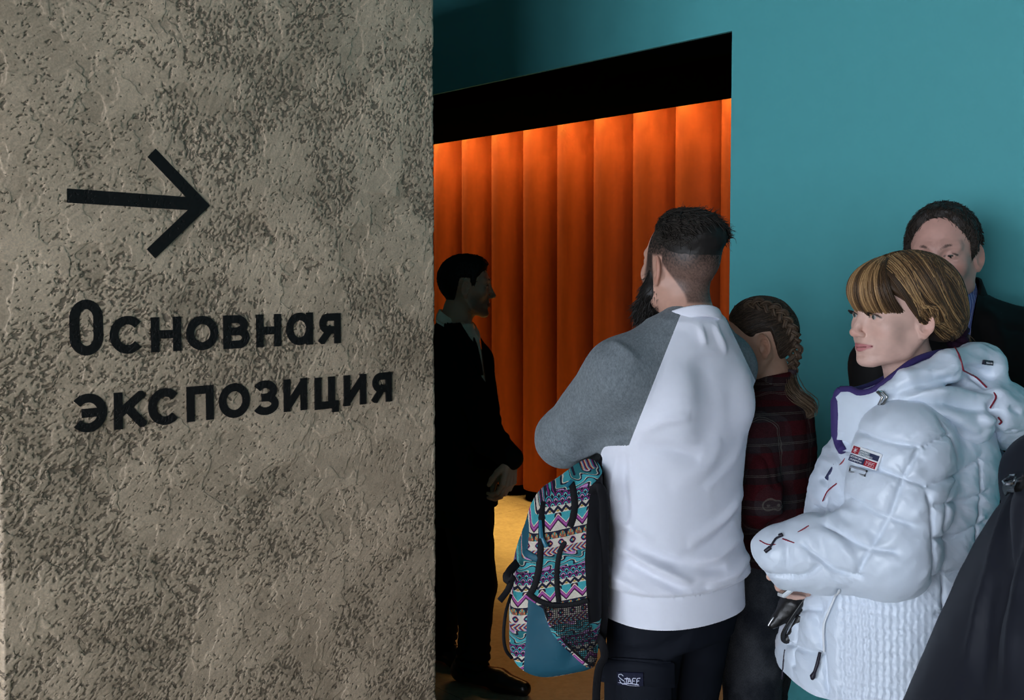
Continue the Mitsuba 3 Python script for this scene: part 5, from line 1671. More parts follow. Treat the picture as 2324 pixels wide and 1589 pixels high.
    for an, d_ in ((ann, np.array([.88, -.47, 0])), (anf, np.array([.8, -.6, 0]))):
        a0 = an * [1, 1, 0] - d_ * .05
        b0 = a0 + d_ * .315
        lo, hi = np.minimum(a0, b0) - .07, np.maximum(a0, b0) + .07
        add(key + '__shoe', nets(lambda p: shoe(p, a0, b0, .040), [lo[0], lo[1], -.01], [hi[0], hi[1], .16], .007), 'mat_shoe', smooth=True)
    # skin
    def headskin(p):
        return smin(H.sdf(H.loc(p)), cone(p, H.world([0, -.03, -.09]), nb, .056, .06), .02)

    def core(p):
        d = loft(p, [(z, a_, b_, c - .03, e - .03) for z, a_, b_, c, e in lv[:-1]], (rt[:2], fw[:2]))
        d = smin(d, chain(p, [nb, shn, eln, wrn], [.045, .045, .038, .030], .02), .02)
        d = smin(d, chain(p, [nb, shf, elf, wrf], [.045, .045, .038, .030], .02), .02)
        return smin(d, smin(chain(p, [hn, knn, ann], [.08, .05, .036]), chain(p, [hf_, knf, anf], [.08, .05, .036]), .01), .03)
    hv = nets(headskin, [H.pos[0] - .14, H.pos[1] - .12, nb[2] - .05], H.pos + np.array([.15, .12, .15]), .0026)
    bones = hand_bones((28, 40, 25), 3, (0.55, 0.75, -0.45), 1.05, 1)
    hr = frame(np.array([-0.12, -0.12, -0.98]), np.array([0.75, -0.65, 0.0]))
    hp = wrn + np.array([0.0, -0.008, -0.005])
    hand = nets(lambda p: hand_sdf(p, bones, hr, hp), hp - [.16, .16, .24], hp + [.14, .14, .06], .003)
    hr2 = frame(np.array([0.15, -0.5, -0.85]), np.array([0.8, 0.5, 0.0]))
    hand2 = nets(lambda p: hand_sdf(p, hand_bones((30, 40, 30), 3, (.5, .8, -.3), 1.05, -1), hr2, wrf), wrf - .22, wrf + .16, .006)
    sv, sf = fuse([hv, nets(core, [-0.6, 3.4, .04], [.35, 4.35, nb[2] + .02], .013), hand, hand2])
    q = H.loc(sv)
    stubble = ss(-.005, -.045, q[:, 2]) * ss(-.01, .03, q[:, 1]) * ss(-.135, -.115, q[:, 2]) * (np.linalg.norm(q, axis=1) < .2)
    add(key + '__body', (sv, sf), 'mat_skin', smooth=True, color=H.colors(q, (.62, .39, .28), stub=((.05, .04, .034), .55 * stubble), brow=(.012, .009, .008)))
    H.eyes(key, (5, 0), (.03, .02, .015))
    base = lambda q: H.sdf(q, ears=(), detail=False)

    def hair(q):
        low = np.where(q[..., 1] < -.02, -.055 + 0 * q[..., 1], .010 + .055 * ss(.02, .07, q[..., 1]))
        low = -.055 + .092 * ss(-.052, -.030, q[..., 1]) - .030 * ss(.008, .016, q[..., 1]) * ss(.036, .028, q[..., 1]) + .040 * ss(.03, .075, q[..., 1])
        th = -.002 + .012 * ss(0, .03, q[..., 2] - low) + .012 * ss(.06, .12, q[..., 2]) * ss(-.02, .08, q[..., 1])
        return base(q) - th
    simple_hair(key, H, hair, ([-.12, -.15, -.09], [.12, .14, .18]), 900, (.009, .007, .006), 31, flow=lambda a: np.stack([a[:, 0] * 4, -.2 + a[:, 1] * 9, -.5 + 0 * a[:, 0]], 1), label='short black hair')
    tag(key, 'man in a black suit and tie standing in the shade beside the concrete pillar', 'person')


suit_man()

# ================================================================== PERSON: girl with braids in a plaid shirt


def girl():
    key = 'person_003'
    D = 2.52
    H = Head((0, 0, 0), 79, -6, 0, 0.89, chin=-.006, jaw=-.008, neck=.038, brow=-.003, nend=(0, -.020, -.13))
    H.pos = P(1731, 786, D - .07) - .89 * (H.R @ np.array([-.078, -.006, 0]))
    th = math.radians(55)
    fw, rt = np.array([-math.sin(th), math.cos(th), 0]), np.array([math.cos(th), math.sin(th), 0])
    zf = lambda y: P(1750, y, D)[2]
    C = np.array([P(1748, 1000, D)[0], D, 0])
    nb = np.array([P(1750, 866, D)[0], D - .01, zf(866)])
    lv = [(zf(1440), C[0] - .012, D, .150, .118), (zf(1380), C[0] - .008, D, .150, .115), (zf(1250), C[0], D, .140, .105), (zf(1120), C[0] + .002, D, .145, .108), (zf(1020), C[0], D, .158, .108), (zf(940), C[0] + .003, D, .148, .098), (zf(898), nb[0] + .002, D, .095, .078), (zf(866), nb[0], D, .054, .054)]
    shl, shr = C - rt * .138 + Z * zf(958), C + rt * .138 + Z * zf(958)
    ell_, wrl = P(1712, 1150, D - .16), P(1668, 1215, D - .05)
    ell_ = P(1722, 1135, D - .17)
    elr, wrr = C + rt * .17 + fw * .08 + Z * zf(1150), C + rt * .06 + fw * .22 + Z * zf(1180)

    def shirt(p):
        d = loft(p, lv, (rt[:2], fw[:2]))
        for s0, e0, w0 in ((shl, ell_, wrl), (shr, elr, wrr)):
            d = smin(d, chain(p, [nb - Z * .02, s0, e0, w0], [.045, .054, .052, .046], .02), .022)
        return d
    v, f = nets(shirt, [.30, 2.2, zf(1405)], [.95, 2.85, zf(858)], .0055)
    v = relax(v, f, 3)
    v, f = split(v, f, zf(1398) - v[:, 2])[0]
    n = vnormals(v, f)
    v = v + n * (.012 * (nfbm(v * [13, 13, 7], 3, seed=13) - .5) + .005 * (nfbm(v * 40, 2, seed=14) - .5) + pxfolds(shirt, v, [([(1700, 1010), (1745, 1050), (1760, 1110)], .010, -.007), ([(1690, 1180), (1720, 1195), (1745, 1210)], .010, .008), ([(1760, 1000), (1770, 1100), (1765, 1200)], .012, .006)]))[:, None]
    al = chain(v, [shl * .4 + ell_ * .6, ell_, wrl], [.054, .052, .046])
    # cloth coordinates for the plaid
    ua, ub = v @ fw * .75 + v @ rt * .65, v[:, 2]
    onarm = ss(.02, .0, al)
    ta = (ell_ - shl) / np.linalg.norm(ell_ - shl)
    uv = np.stack([ua, ub + .10 * ua], 1)

    def plaid(p, n, uv):
        a, b = uv.x / 0.062, uv.y / 0.074
        ra, rb = a - dr.floor(a), b - dr.floor(b)
        wa, wb = smoothstep(.46, .48, ra) * smoothstep(.98, .96, ra), smoothstep(.46, .48, rb) * smoothstep(.98, .96, rb)
        red, grey = mi.Color3f(.060, .006, .009), mi.Color3f(.030, .031, .034)
        c = mix(mix(grey, red, .5 + .5 * wa), mix(red, grey, 1 - wb), .5)
        c = c * (1 - .35 * wa * (1 - wb))
        la = smoothstep(.014, .006, dr.abs(ra - .22)) + smoothstep(.014, .006, dr.abs(ra - .27))
        lb = smoothstep(.014, .006, dr.abs(rb - .20)) + smoothstep(.014, .006, dr.abs(rb - .25))
        c = mix(c, mi.Color3f(.16, .145, .12), .50 * dr.clip(la, 0, 1))
        c = mix(c, mi.Color3f(.16, .145, .12), .50 * dr.clip(lb, 0, 1))
        return c * (.8 + .4 * noise(p.x * 500, p.y * 500, p.z * 500))
    mat('mat_plaid', proc(plaid), .85, .15)
    add(key + '__shirt', (v, f), 'mat_plaid', smooth=True, uv=uv, label='dark red and grey plaid shirt')
    t = np.linspace(0, 2 * np.pi, 40)
    cp = nb + np.outer(np.cos(t), rt) * .052 + np.outer(np.sin(t), fw) * .052 + np.outer(.002 - .012 * np.sin(t), Z)
    cv = tube(cp, .016, 10, flat=.3, up=np.outer(np.cos(t), rt) + np.outer(np.sin(t), fw) + .35 * Z)
    add(key + '__collar', cv, 'mat_plaid', smooth=True, uv=np.stack([cv[0] @ fw, cv[0][:, 2]], 1))
    # jeans
    hl, hr_ = C - rt * .075 + Z * .80, C + rt * .075 + Z * .80
    knl, anl = P(1700, 1640, D - .10) * [1, 1, 0] + Z * .44, P(1692, 1700, D - .10) * [1, 1, 0] + Z * .09
    knr, anr = C + rt * .08 + fw * .05 + Z * .44, C + rt * .085 + Z * .09

    def legs(p):
        d = loft(p, [(.74, C[0] - .01, D, .142, .112), (.84, C[0] - .01, D, .142, .112), (.93, C[0], D, .125, .10)], (rt[:2], fw[:2]))
        return smin(d, smin(chain(p, [hl - rt * .01, knl, anl], [.088, .066, .055], .02), chain(p, [hr_, knr, anr], [.088, .064, .055], .02), .01), .02)
    v, f = nets(legs, [.30, 2.2, .03], [.95, 2.85, .95], .009)
    n = vnormals(v, f)
    v = v + n * (.012 * (nfbm(v * [16, 16, 22], 3, seed=15) - .5))[:, None]
    v, f = split(v, f, .05 - v[:, 2])[0]

    def denim(p, n, uv):
        g = fbm(p.x * 22, p.y * 22, p.z * 14, 4)
        w = noise(p.x * 600, p.y * 600, p.z * 300)
        return mix((.012, .014, .019), (.052, .055, .062), dr.clip((g - .3) * 1.9, 0, 1)) * (.75 + .5 * w)
    mat('mat_denim', proc(denim), .85, .15)
    add(key + '__jeans', (v, f), 'mat_denim', smooth=True, label='dark washed jeans')
    for an in (anl, anr):
        a0 = an * [1, 1, 0] - fw * .05
        b0 = a0 + fw * .23
        lo, hi = np.minimum(a0, b0) - .06, np.maximum(a0, b0) + .06
        add(key + '__shoe', nets(lambda p: shoe(p, a0, b0, .034), [lo[0], lo[1], -.01], [hi[0], hi[1], .15], .008), 'mat_rubber', smooth=True)
    # skin
    headskin = lambda p: smin(H.sdf(H.loc(p)), cone(p, H.world([0, -.03, -.08]), nb - Z * .02, .043, .047), .02)

    def core(p):
        d = loft(p, [(z, a_, b_, c - .025, e - .025) for z, a_, b_, c, e in lv[2:-2]], (rt[:2], fw[:2]))
        d = smin(d, chain(p, [nb - Z * .05, shl - Z * .015, ell_, wrl], [.034, .034, .030, .023], .02), .02)
        d = smin(d, chain(p, [nb - Z * .05, shr - Z * .015, elr, wrr], [.034, .034, .030, .023], .02), .02)
        return smin(d, smin(chain(p, [C - rt * .05 + Z * .95, hl, knl, anl], [.06, .065, .046, .036]), chain(p, [C + rt * .05 + Z * .95, hr_, knr, anr], [.06, .065, .046, .036]), .01), .03)
    hv = nets(headskin, [H.pos[0] - .13, H.pos[1] - .13, nb[2] - .05], H.pos + np.array([.13, .13, .14]), .0024)
    hh = [nets(lambda p: hand_sdf(p, hand_bones((30, 40, 30), 3, (.5, .8, -.3), .85, m), frame(d_, Z), w0), w0 - .18, w0 + .18, .006) for w0, d_, m in ((wrl, np.array([-.5, .6, -.3]), 1), (wrr, np.array([-.8, -.2, .1]), -1))]
    sv, sf = fuse([hv, nets(core, [.30, 2.2, .04], [.95, 2.85, nb[2] + .01], .012)] + hh)
    add(key + '__body', (sv, sf), 'mat_skin', smooth=True, color=H.colors(H.loc(sv), (.46, .27, .185), blush=.2))
    H.eyes(key)
    # combed-back hair with a braid over the crown, a second one behind, and the tail
    base = lambda q: H.sdf(q, ears=(), detail=False)
    rg = np.random.default_rng(17)

    def hair(q):
        low = -.060 + .092 * ss(-.056, -.030, q[..., 1]) - .012 * ss(.005, .02, q[..., 1]) + .050 * ss(.02, .085, q[..., 1])
        th = -.002 + .010 * ss(0, .028, q[..., 2] - low) + .004 * ss(.09, .13, q[..., 2])
        return base(q) - th

    simple_hair(key, H, hair, ([-.12, -.15, -.09], [.12, .14, .18]), 1500, (.050, .032, .021), 33, length=(.03, .055), rad=(.0006, .0012), flow=lambda a: np.stack([-a[:, 0] * 3, -.9 + 0 * a[:, 0], .55 - a[:, 2] * 6], 1), spread=.10, label='brown hair combed back into braids', base_gain=.45, lift=(.0, .0015))

    def braid(path, r, key2, seed, m=90, gain=1.0):
        """Three interlaced strands round a path, each a bundle of finer hairs."""
        path = spline(path, m)
        t, n, b = frames(path)
        L = np.r_[0, np.cumsum(np.linalg.norm(np.diff(path, axis=0), axis=1))]
        w = 2 * np.pi * L / (r * 5.2)
        pths, nms, rad, cl = [], [], [], []
        for k in range(3):
            ph = w + k * 2 * np.pi / 3
            tape = np.interp(np.linspace(0, 1, m), [0, .1, .85, 1], [.6, 1, 1, .7])
            cx, cy = r * .95 * np.sin(ph) * tape, r * .42 * np.sin(2 * ph) * tape
            for h_ in range(16):
                a_, q_ = rg.uniform(0, 2 * np.pi), r * .52 * math.sqrt(rg.uniform(0, 1))
                pths.append(path + (cx + q_ * math.cos(a_))[:, None] * n + (cy + q_ * .7 * math.sin(a_))[:, None] * b)
                nms.append(b)
                rad.append(r * .20)
                cl.append(np.array([.085, .056, .036]) * rg.uniform(.35, 1.75) * gain)
        v, f, c = strands(np.array(pths), np.array(nms), np.array(rad), np.array(cl), 5, .9, (.8, 1, .8))
        add(key + '__' + key2, (v, f), 'mat_hair', smooth=True, color=c, label='plaited braid')
    # along the camera-side crown, from over the forehead to the nape
    top = [hit(lambda p: hair(H.loc(p)) * .89, x, y, .003) for x, y in ((1690, 694), (1722, 692), (1752, 702), (1778, 722), (1795, 752), (1803, 785))]
    top += [P(1803, 806, top[-1][1] - .005), P(1800, 826, 2.49), P(1797, 843, 2.49)]
    braid(top, .0125, 'braid', 1)
    back = [H.world(q) for q in ((.055, .055, .105), (.062, .0, .112), (.062, -.03, .100), (.066, -.055, .060), (.066, -.065, .01), (.060, -.06, -.04))]
    braid(back, .0125, 'braid', 2, gain=.6)
    mat('mat_elastic', (.05, .035, .04), .8, .2)
    add(key + '__hair_elastic', tube([P(1798, 838, 2.49), P(1797, 850, 2.49)], .0125, 12), 'mat_elastic', smooth=True)
    n_ = 220
    guide = spline([P(1797, 850, 2.49), P(1796, 872, 2.46), P(1806, 895, 2.43), P(1824, 908, 2.43), P(1838, 920, 2.44), P(1842, 936, 2.45), P(1832, 944, 2.45)], 14)
    off = rg.normal(0, 1, (n_, 3)) * .0068
    taper = np.interp(np.linspace(0, 1, 14), [0, .25, .7, 1], [.75, 1.15, .95, .45])
    pt = guide[None] + off[:, None] * taper[None, :, None] + rg.normal(0, .0012, (n_, 14, 3)).cumsum(1) * .25
    tv, tf, tc = strands(pt, np.tile([0, -1.0, 0], (n_, 14, 1)), rg.uniform(.0006, .0013, n_), np.array([.13, .088, .055]) * rg.uniform(.4, 1.6, (n_, 1)), 4, .8)
    add(key + '__ponytail', (tv, tf), 'mat_hair', smooth=True, color=tc)
    tag(key, 'girl with plaited brown hair in a dark plaid shirt, behind the bearded man', 'person')


girl()

# ================================================================== PERSON: man in the dark jacket behind the woman
mat('mat_black_jacket', (.0065, .006, .006), .65, .12)


def stripes(p, n, uv):
    s = (p.x * 0.8 - p.z * 0.25) / .006
    return mix((.10, .14, .36), (.36, .42, .62), smoothstep(.3, .5, dr.abs(s - dr.floor(s) - .5)))


mat('mat_blue_shirt', proc(stripes), .8, .2)


def man_behind():
    key = 'person_004'
    D = 2.36
    H = Head((0, 0, 0), 146, -7, 2, .98, neck=.056, jaw=.004, brow=.002, lid=.0028, cheek=.003)
    ear = P(2221, 580, D)
    H.pos = ear - .98 * (H.R @ np.array([-.080, -.010, .004]))
    th = math.radians(158)
    fw, rt = np.array([-math.sin(th), math.cos(th), 0]), np.array([math.cos(th), math.sin(th), 0])
    X0 = P(2170, 900, D + .04)[0]
    Y0 = D + .05
    zf = lambda y: P(2170, y, Y0)[2]
    nb = np.array([H.pos[0] + .015, Y0 - .0, zf(690)])
    lv = [(zf(1620), X0, Y0, .225, .155), (zf(1400), X0, Y0, .225, .155), (zf(1150), X0, Y0, .222, .150), (zf(950), X0, Y0, .225, .140), (zf(820), X0, Y0, .215, .125), (zf(745), X0 + .005, Y0, .15, .10), (zf(690), nb[0], Y0, .078, .078)]
    shn, shf = P(2330, 775, Y0 - .02), P(2000, 830, Y0 - .02)          # his left and right shoulder
    eln, wrn = P(2390, 1010, Y0 - .04), P(2330, 1230, Y0 - .06)
    elf, wrf = P(1985, 1040, Y0 - .03), P(2020, 1180, Y0 - .05)

    def coat(p):
        d = loft(p, lv, (rt[:2], fw[:2]))
        d = smin(d, chain(p, [nb - Z * .02, shn, eln, wrn], [.07, .074, .064, .05], .03), .04)
        d = smin(d, chain(p, [nb - Z * .02, shf, elf, wrf], [.07, .070, .060, .05], .03), .04)
        return d
    v, f = nets(coat, [.60, 2.0, zf(1600)], [1.60, 2.68, zf(684)], .0085)
    v = relax(v, f, 3)
    n = vnormals(v, f)
    v = v + n * (pxfolds(coat, v, [([(2240, 690), (2270, 760), (2280, 840)], .016, .007), ([(2250, 740), (2290, 745), (2330, 752)], .010, -.006), ([(2215, 700), (2228, 760), (2240, 850)], .012, -.006)]) + .006 * (nfbm(v * 10, 3, seed=23) - .5))[:, None]
    # open at the throat where the shirt shows
    A, B = P(2208, 640, Y0), P(2214, 745, Y0)
    pxv, pyv = CX + F_PX * v[:, 0] / v[:, 1], 630 - F_PX * (v[:, 2] - CAM_Z) / v[:, 1]
    g = np.minimum((2224 - 0.16 * (pyv - 640) - pxv) * .002, (v[:, 2] - zf(800)) * 2)
    g = np.minimum(g, ((v - nb) @ fw - .0) * 2)
    g = np.minimum(g, (v[:, 0] - P(2120, 700, Y0)[0]) * 2)
    jm, sm = split(v, f, g)[:2]
    add(key + '__jacket', jm[:2], 'mat_black_jacket', smooth=True, label='black jacket')
    add(key + '__shirt', (sm[0] - vnormals(*sm[:2]) * .006, sm[1]), 'mat_blue_shirt', smooth=True, label='blue striped shirt')

    def collar(top, drop, out, key2, m, n_=40, thick=.006):
        ring = spline(top, n_)
        c = np.array([nb[0], nb[1], 0])
        low = ring + (ring - c) * np.array([out, out, 0]) - Z * drop
        rows = [ring, ring * .5 + low * .5 + (ring - c) * [.04, .04, 0], low, low - (ring - c) * [.08, .08, 0], ring - (ring - c) * [.08, .08, 0], ring]
        g = np.stack(rows, 1)
        m_, k_ = g.shape[:2]
        i, j = np.meshgrid(np.arange(m_ - 1), np.arange(k_ - 1), indexing='ij')
        q = (i * k_ + j).ravel()
        add(key + '__' + key2, (g.reshape(-1, 3), np.stack([q, q + k_, q + k_ + 1, q + 1], 1)), m, smooth=50)
    fl_, bk_ = nb + fw * .07, nb - fw * .07
    rz = lambda a, r, z: np.array([nb[0], nb[1], 0]) + (math.sin(a) * -rt + math.cos(a) * fw) * r + Z * z
    # collars run from the throat round the back: angle 0 = front, positive = his left (right in the picture)
    sh_top = [rz(a, .066, zf(z)) for a, z in ((.45, 742), (.8, 700), (1.25, 655), (1.8, 640), (2.6, 632), (3.6, 632), (4.5, 645), (5.3, 690), (5.8, 742))]
    collar(sh_top, .05, .12, 'shirt_collar', 'mat_blue_shirt')
    jk_top = [rz(a, .080, zf(z)) for a, z in ((.75, 770), (1.0, 700), (1.3, 655), (1.8, 632), (2.6, 625), (3.6, 625), (4.5, 640), (5.1, 690), (5.5, 770))]
    collar(jk_top, .065, .22, 'jacket_collar', 'mat_black_jacket')
    LC = np.array([X0, Y0, 0])
    legs = lambda p: smin(chain(p, [LC - rt * .09 + Z * .86, LC - rt * .10 + Z * .48, LC - rt * .11 + Z * .09], [.105, .075, .06], .02), chain(p, [LC + rt * .09 + Z * .86, LC + rt * .10 + Z * .48, LC + rt * .11 + Z * .09], [.105, .075, .06], .02), .02)
    v, f = nets(legs, [.7, 2.1, .03], [1.5, 2.7, .98], .012)
    v, f = split(v, f, .055 - v[:, 2])[0]
    add(key + '__trousers', (v, f), 'mat_suit', smooth=True)
    for s_ in (-1, 1):
        a0 = LC + rt * .11 * s_ - fw * .07
        b0 = a0 + fw * .29
        lo, hi = np.minimum(a0, b0) - .07, np.maximum(a0, b0) + .07
        add(key + '__shoe', nets(lambda p: shoe(p, a0, b0, .040), [lo[0], lo[1], -.01], [hi[0], hi[1], .16], .009), 'mat_shoe', smooth=True)
    headskin = lambda p: smin(H.sdf(H.loc(p)), cone(p, H.world([0, -.03, -.09]), nb - Z * .03, .055, .060), .02)

    def core(p):
        d = loft(p, [(z, a_, b_, c - .035, e - .035) for z, a_, b_, c, e in lv[1:-1]], (rt[:2], fw[:2]))
        for s0, e0, w0 in ((shn, eln, wrn), (shf, elf, wrf)):
            d = smin(d, chain(p, [nb - Z * .02, s0, e0, w0], [.045, .045, .038, .03], .02), .02)
        for s_ in (-1, 1):
            d = smin(d, chain(p, [LC + rt * .07 * s_ + Z * .98, LC + rt * .09 * s_ + Z * .86, LC + rt * .1 * s_ + Z * .48, LC + rt * .11 * s_ + Z * .1], [.07, .08, .05, .036]), .03)
        return d
    hv = nets(headskin, [H.pos[0] - .14, H.pos[1] - .15, nb[2] - .05], H.pos + np.array([.14, .14, .15]), .0022)
    hh = [nets(lambda p: hand_sdf(p, hand_bones((30, 40, 30), 3, (.5, .8, -.3), 1.0, m), frame(np.array([-.2, -.3, -.9]), fw), w0), w0 - .22, w0 + .16, .007) for w0, m in ((wrn, -1), (wrf, 1))]
    sv, sf = fuse([hv, nets(core, [.6, 2.0, .04], [1.6, 2.7, nb[2] + .01], .013)] + hh)
    q = H.loc(sv)
    stubble = ss(-.005, -.05, q[:, 2]) * ss(-.01, .03, q[:, 1]) * (np.linalg.norm(q, axis=1) < .18)
    add(key + '__body', (sv, sf), 'mat_skin', smooth=True, color=H.colors(q, (.58, .325, .265), blush=1.2, stub=((.16, .11, .10), .35 * stubble), brow=(.05, .03, .022)))
    H.eyes(key, (0, -14), (.06, .05, .04))
    base = lambda q: H.sdf(q, ears=(), detail=False)

    def hair(q):
        a = np.abs(q[..., 0])
        low = -.055 + .088 * ss(-.050, -.030, q[..., 1]) - .045 * ss(.004, .012, q[..., 1]) * ss(.034, .024, q[..., 1]) + .082 * ss(.018, .066, q[..., 1] - .012 * ss(.02, .05, a)) + .012 * ss(.02, .05, a) * ss(.05, .07, q[..., 1])
        low = low + .012 * (nz(q * 60, 4) - .5)
        th = -.002 + .015 * ss(0, .050, q[..., 2] - low)
        return base(q) - th
    simple_hair(key, H, hair, ([-.12, -.15, -.09], [.12, .14, .17]), 2600, (.024, .017, .013), 35, flow=lambda a: np.stack([a[:, 0] * 5, .5 + a[:, 1] * 3, -.5 + 0 * a[:, 0]], 1), length=(.010, .022), label='short dark hair with a receding hairline', lift=(.0, .006), spread=.4)
    tag(key, 'man in a black jacket and blue striped shirt behind the woman, looking down', 'person')


man_behind()

# ================================================================== PERSON: dark jacket cut off by the right edge of the picture


def edge_person():
    key = 'person_005'
    D = 1.52
    mat('mat_dark_jacket', (.0095, .0115, .019), .62, .3)
    X0 = P(2420, 1300, D)[0]
    th = math.radians(70)
    fw, rt = np.array([-math.sin(th), math.cos(th), 0]), np.array([math.cos(th), math.sin(th), 0])
    zf = lambda y: P(2420, y, D)[2]
    nb = np.array([X0 + .075, D, zf(1000)])
    H = Head(nb + np.array([.02, .02, .17]), -20, 0, 0, .92, neck=.048)
    sh = P(2440, 1180, D - .13)
    lv = [(zf(1700), X0 - .035, D, .24, .215), (zf(1589), X0 - .02, D, .225, .20), (zf(1450), X0 - .005, D, .20, .178), (zf(1300), X0 + .01, D, .18, .150), (zf(1180), X0 + .03, D, .17, .125), (zf(1080), X0 + .05, D, .12, .090), (zf(1010), nb[0], D, .065, .065)]
    el, wr = P(2420, 1480, D - .19), P(2330, 1700, D - .15)
    shr, elr, wrr = np.array([X0 + .06, D + .15, zf(1130)]), np.array([X0 + .08, D + .2, zf(1450)]), np.array([X0 - .05, D + .17, zf(1650)])

    def coat(p):
        d = loft(p, lv, (rt[:2], fw[:2]))
        d = smin(d, chain(p, [nb, sh, el, wr], [.06, .078, .075, .06], .03), .03)
        return smin(d, chain(p, [nb, shr, elr, wrr], [.06, .078, .075, .06], .03), .03)
    v, f = nets(coat, [.50, 1.1, zf(1680)], [1.30, 1.95, zf(995)], .007)
    v = relax(v, f, 3)
    n = vnormals(v, f)
    v = v + n * (pxfolds(coat, v, [([(2300, 1110), (2270, 1200), (2235, 1330)], .012, .008), ([(2320, 1130), (2300, 1260), (2250, 1500)], .014, -.008), ([(2322, 1250), (2300, 1400), (2285, 1560)], .014, .008), ([(2260, 1300), (2235, 1420), (2230, 1589)], .012, -.007), ([(2240, 1300), (2215, 1400), (2190, 1520)], .010, .006)]) + .006 * (nfbm(v * 12, 3, seed=29) - .5))[:, None]
    add(key + '__jacket', (v, f), 'mat_dark_jacket', smooth=True, label='dark navy jacket')
    st = hits(coat, [(2290, 1108), (2304, 1102), (2322, 1098), (2340, 1090)], .006)
    add(key + '__strap', tube(st - Z * .004, .014, 8, flat=.35, up=np.array([-.5, -.8, .3])), 'mat_leather', smooth=True)
    bk = hits(coat, [(2296, 1104), (2312, 1092), (2326, 1094), (2322, 1110), (2306, 1112), (2296, 1104)], .016)
    add(key + '__buckle', tube(bk, .0020, 6), 'mat_chrome', smooth=True, label='chrome strap buckle')
    LC = np.array([X0, D, 0])
    legs = lambda p: smin(chain(p, [LC - rt * .08 + Z * .8, LC - rt * .09 + Z * .45, LC - rt * .09 + Z * .09], [.10, .07, .055], .02), chain(p, [LC + rt * .08 + Z * .8, LC + rt * .09 + Z * .45, LC + rt * .09 + Z * .09], [.10, .07, .055], .02), .02)
    v, f = nets(legs, [.55, 1.25, .03], [1.2, 1.8, .92], .012)
    v, f = split(v, f, .055 - v[:, 2])[0]
    add(key + '__trousers', (v, f), 'mat_suit', smooth=True)
    for s_ in (-1, 1):
        a0 = LC + rt * .09 * s_ - fw * .06
        b0 = a0 + fw * .25
        lo, hi = np.minimum(a0, b0) - .07, np.maximum(a0, b0) + .07
        add(key + '__shoe', nets(lambda p: shoe(p, a0, b0, .037), [lo[0], lo[1], -.01], [hi[0], hi[1], .16], .009), 'mat_shoe', smooth=True)

    def core(p):
        d = loft(p, [(z, a_, b_, c - .05, e - .05) for z, a_, b_, c, e in lv[1:-1]], (rt[:2], fw[:2]))
        d = smin(d, chain(p, [nb, sh, el, wr], [.045, .042, .036, .026], .02), .02)
        d = smin(d, chain(p, [nb, shr, elr, wrr], [.045, .042, .036, .026], .02), .02)
        for s_ in (-1, 1):
            d = smin(d, chain(p, [LC + rt * .07 * s_ + Z * .95, LC + rt * .08 * s_ + Z * .8, LC + rt * .09 * s_ + Z * .45, LC + rt * .09 * s_ + Z * .1], [.07, .07, .05, .036]), .03)
        return d
    hv = nets(lambda p: smin(H.sdf(H.loc(p)), cone(p, H.world([0, -.03, -.09]), nb - Z * .03, .05, .055), .02), nb + np.array([-.17, -.15, -.06]), nb + np.array([.14, .18, .32]), .004)
    hh = [nets(lambda p: hand_sdf(p, hand_bones((30, 40, 30), 3, (.5, .8, -.3), .92, m), frame(np.array([-.3, 0, -.95]), fw), w0), w0 - .2, w0 + .14, .007) for w0, m in ((wr, 1), (wrr, -1))]
    sv, sf = fuse([hv, nets(core, [.5, 1.1, .04], [1.3, 1.95, nb[2] + .01], .013)] + hh)
    add(key + '__body', (sv, sf), 'mat_skin', smooth=True, color=H.colors(H.loc(sv), (.55, .34, .27)))
    H.eyes(key)
    base = lambda q: H.sdf(q, ears=(), detail=False)
    hair = lambda q: base(q) + .002 - .016 * ss(0, .03, q[..., 2] - (-.07 + .07 * ss(-.045, -.015, q[..., 1]) + .075 * ss(.02, .08, q[..., 1])))
    simple_hair(key, H, hair, ([-.12, -.15, -.10], [.12, .14, .18]), 500, (.02, .014, .01), 37, label='short dark hair')
    tag(key, 'person in a dark navy jacket with a strap buckle, cut off by the right edge', 'person')


edge_person()
# ================================================================== BACKPACK held by the bearded man


def poly_sd(px, pz, pts):
    """Signed distance to a closed polygon (negative inside)."""
    p = np.asarray(pts, float)
    q = np.roll(p, -1, 0)
    d = np.full(px.shape, 9.0)
    ins = np.zeros(px.shape, bool)
    for (x0, z0), (x1, z1) in zip(p, q):
        ex, ez = x1 - x0, z1 - z0
        t = np.clip(((px - x0) * ex + (pz - z0) * ez) / (ex * ex + ez * ez + 1e-12), 0, 1)
        d = np.minimum(d, np.hypot(px - x0 - t * ex, pz - z0 - t * ez))
        c = (z0 > pz) != (z1 > pz)
        ins ^= c & (px < ex * (pz - z0) / (ez + 1e-12) + x0)
    return np.where(ins, -d, d)


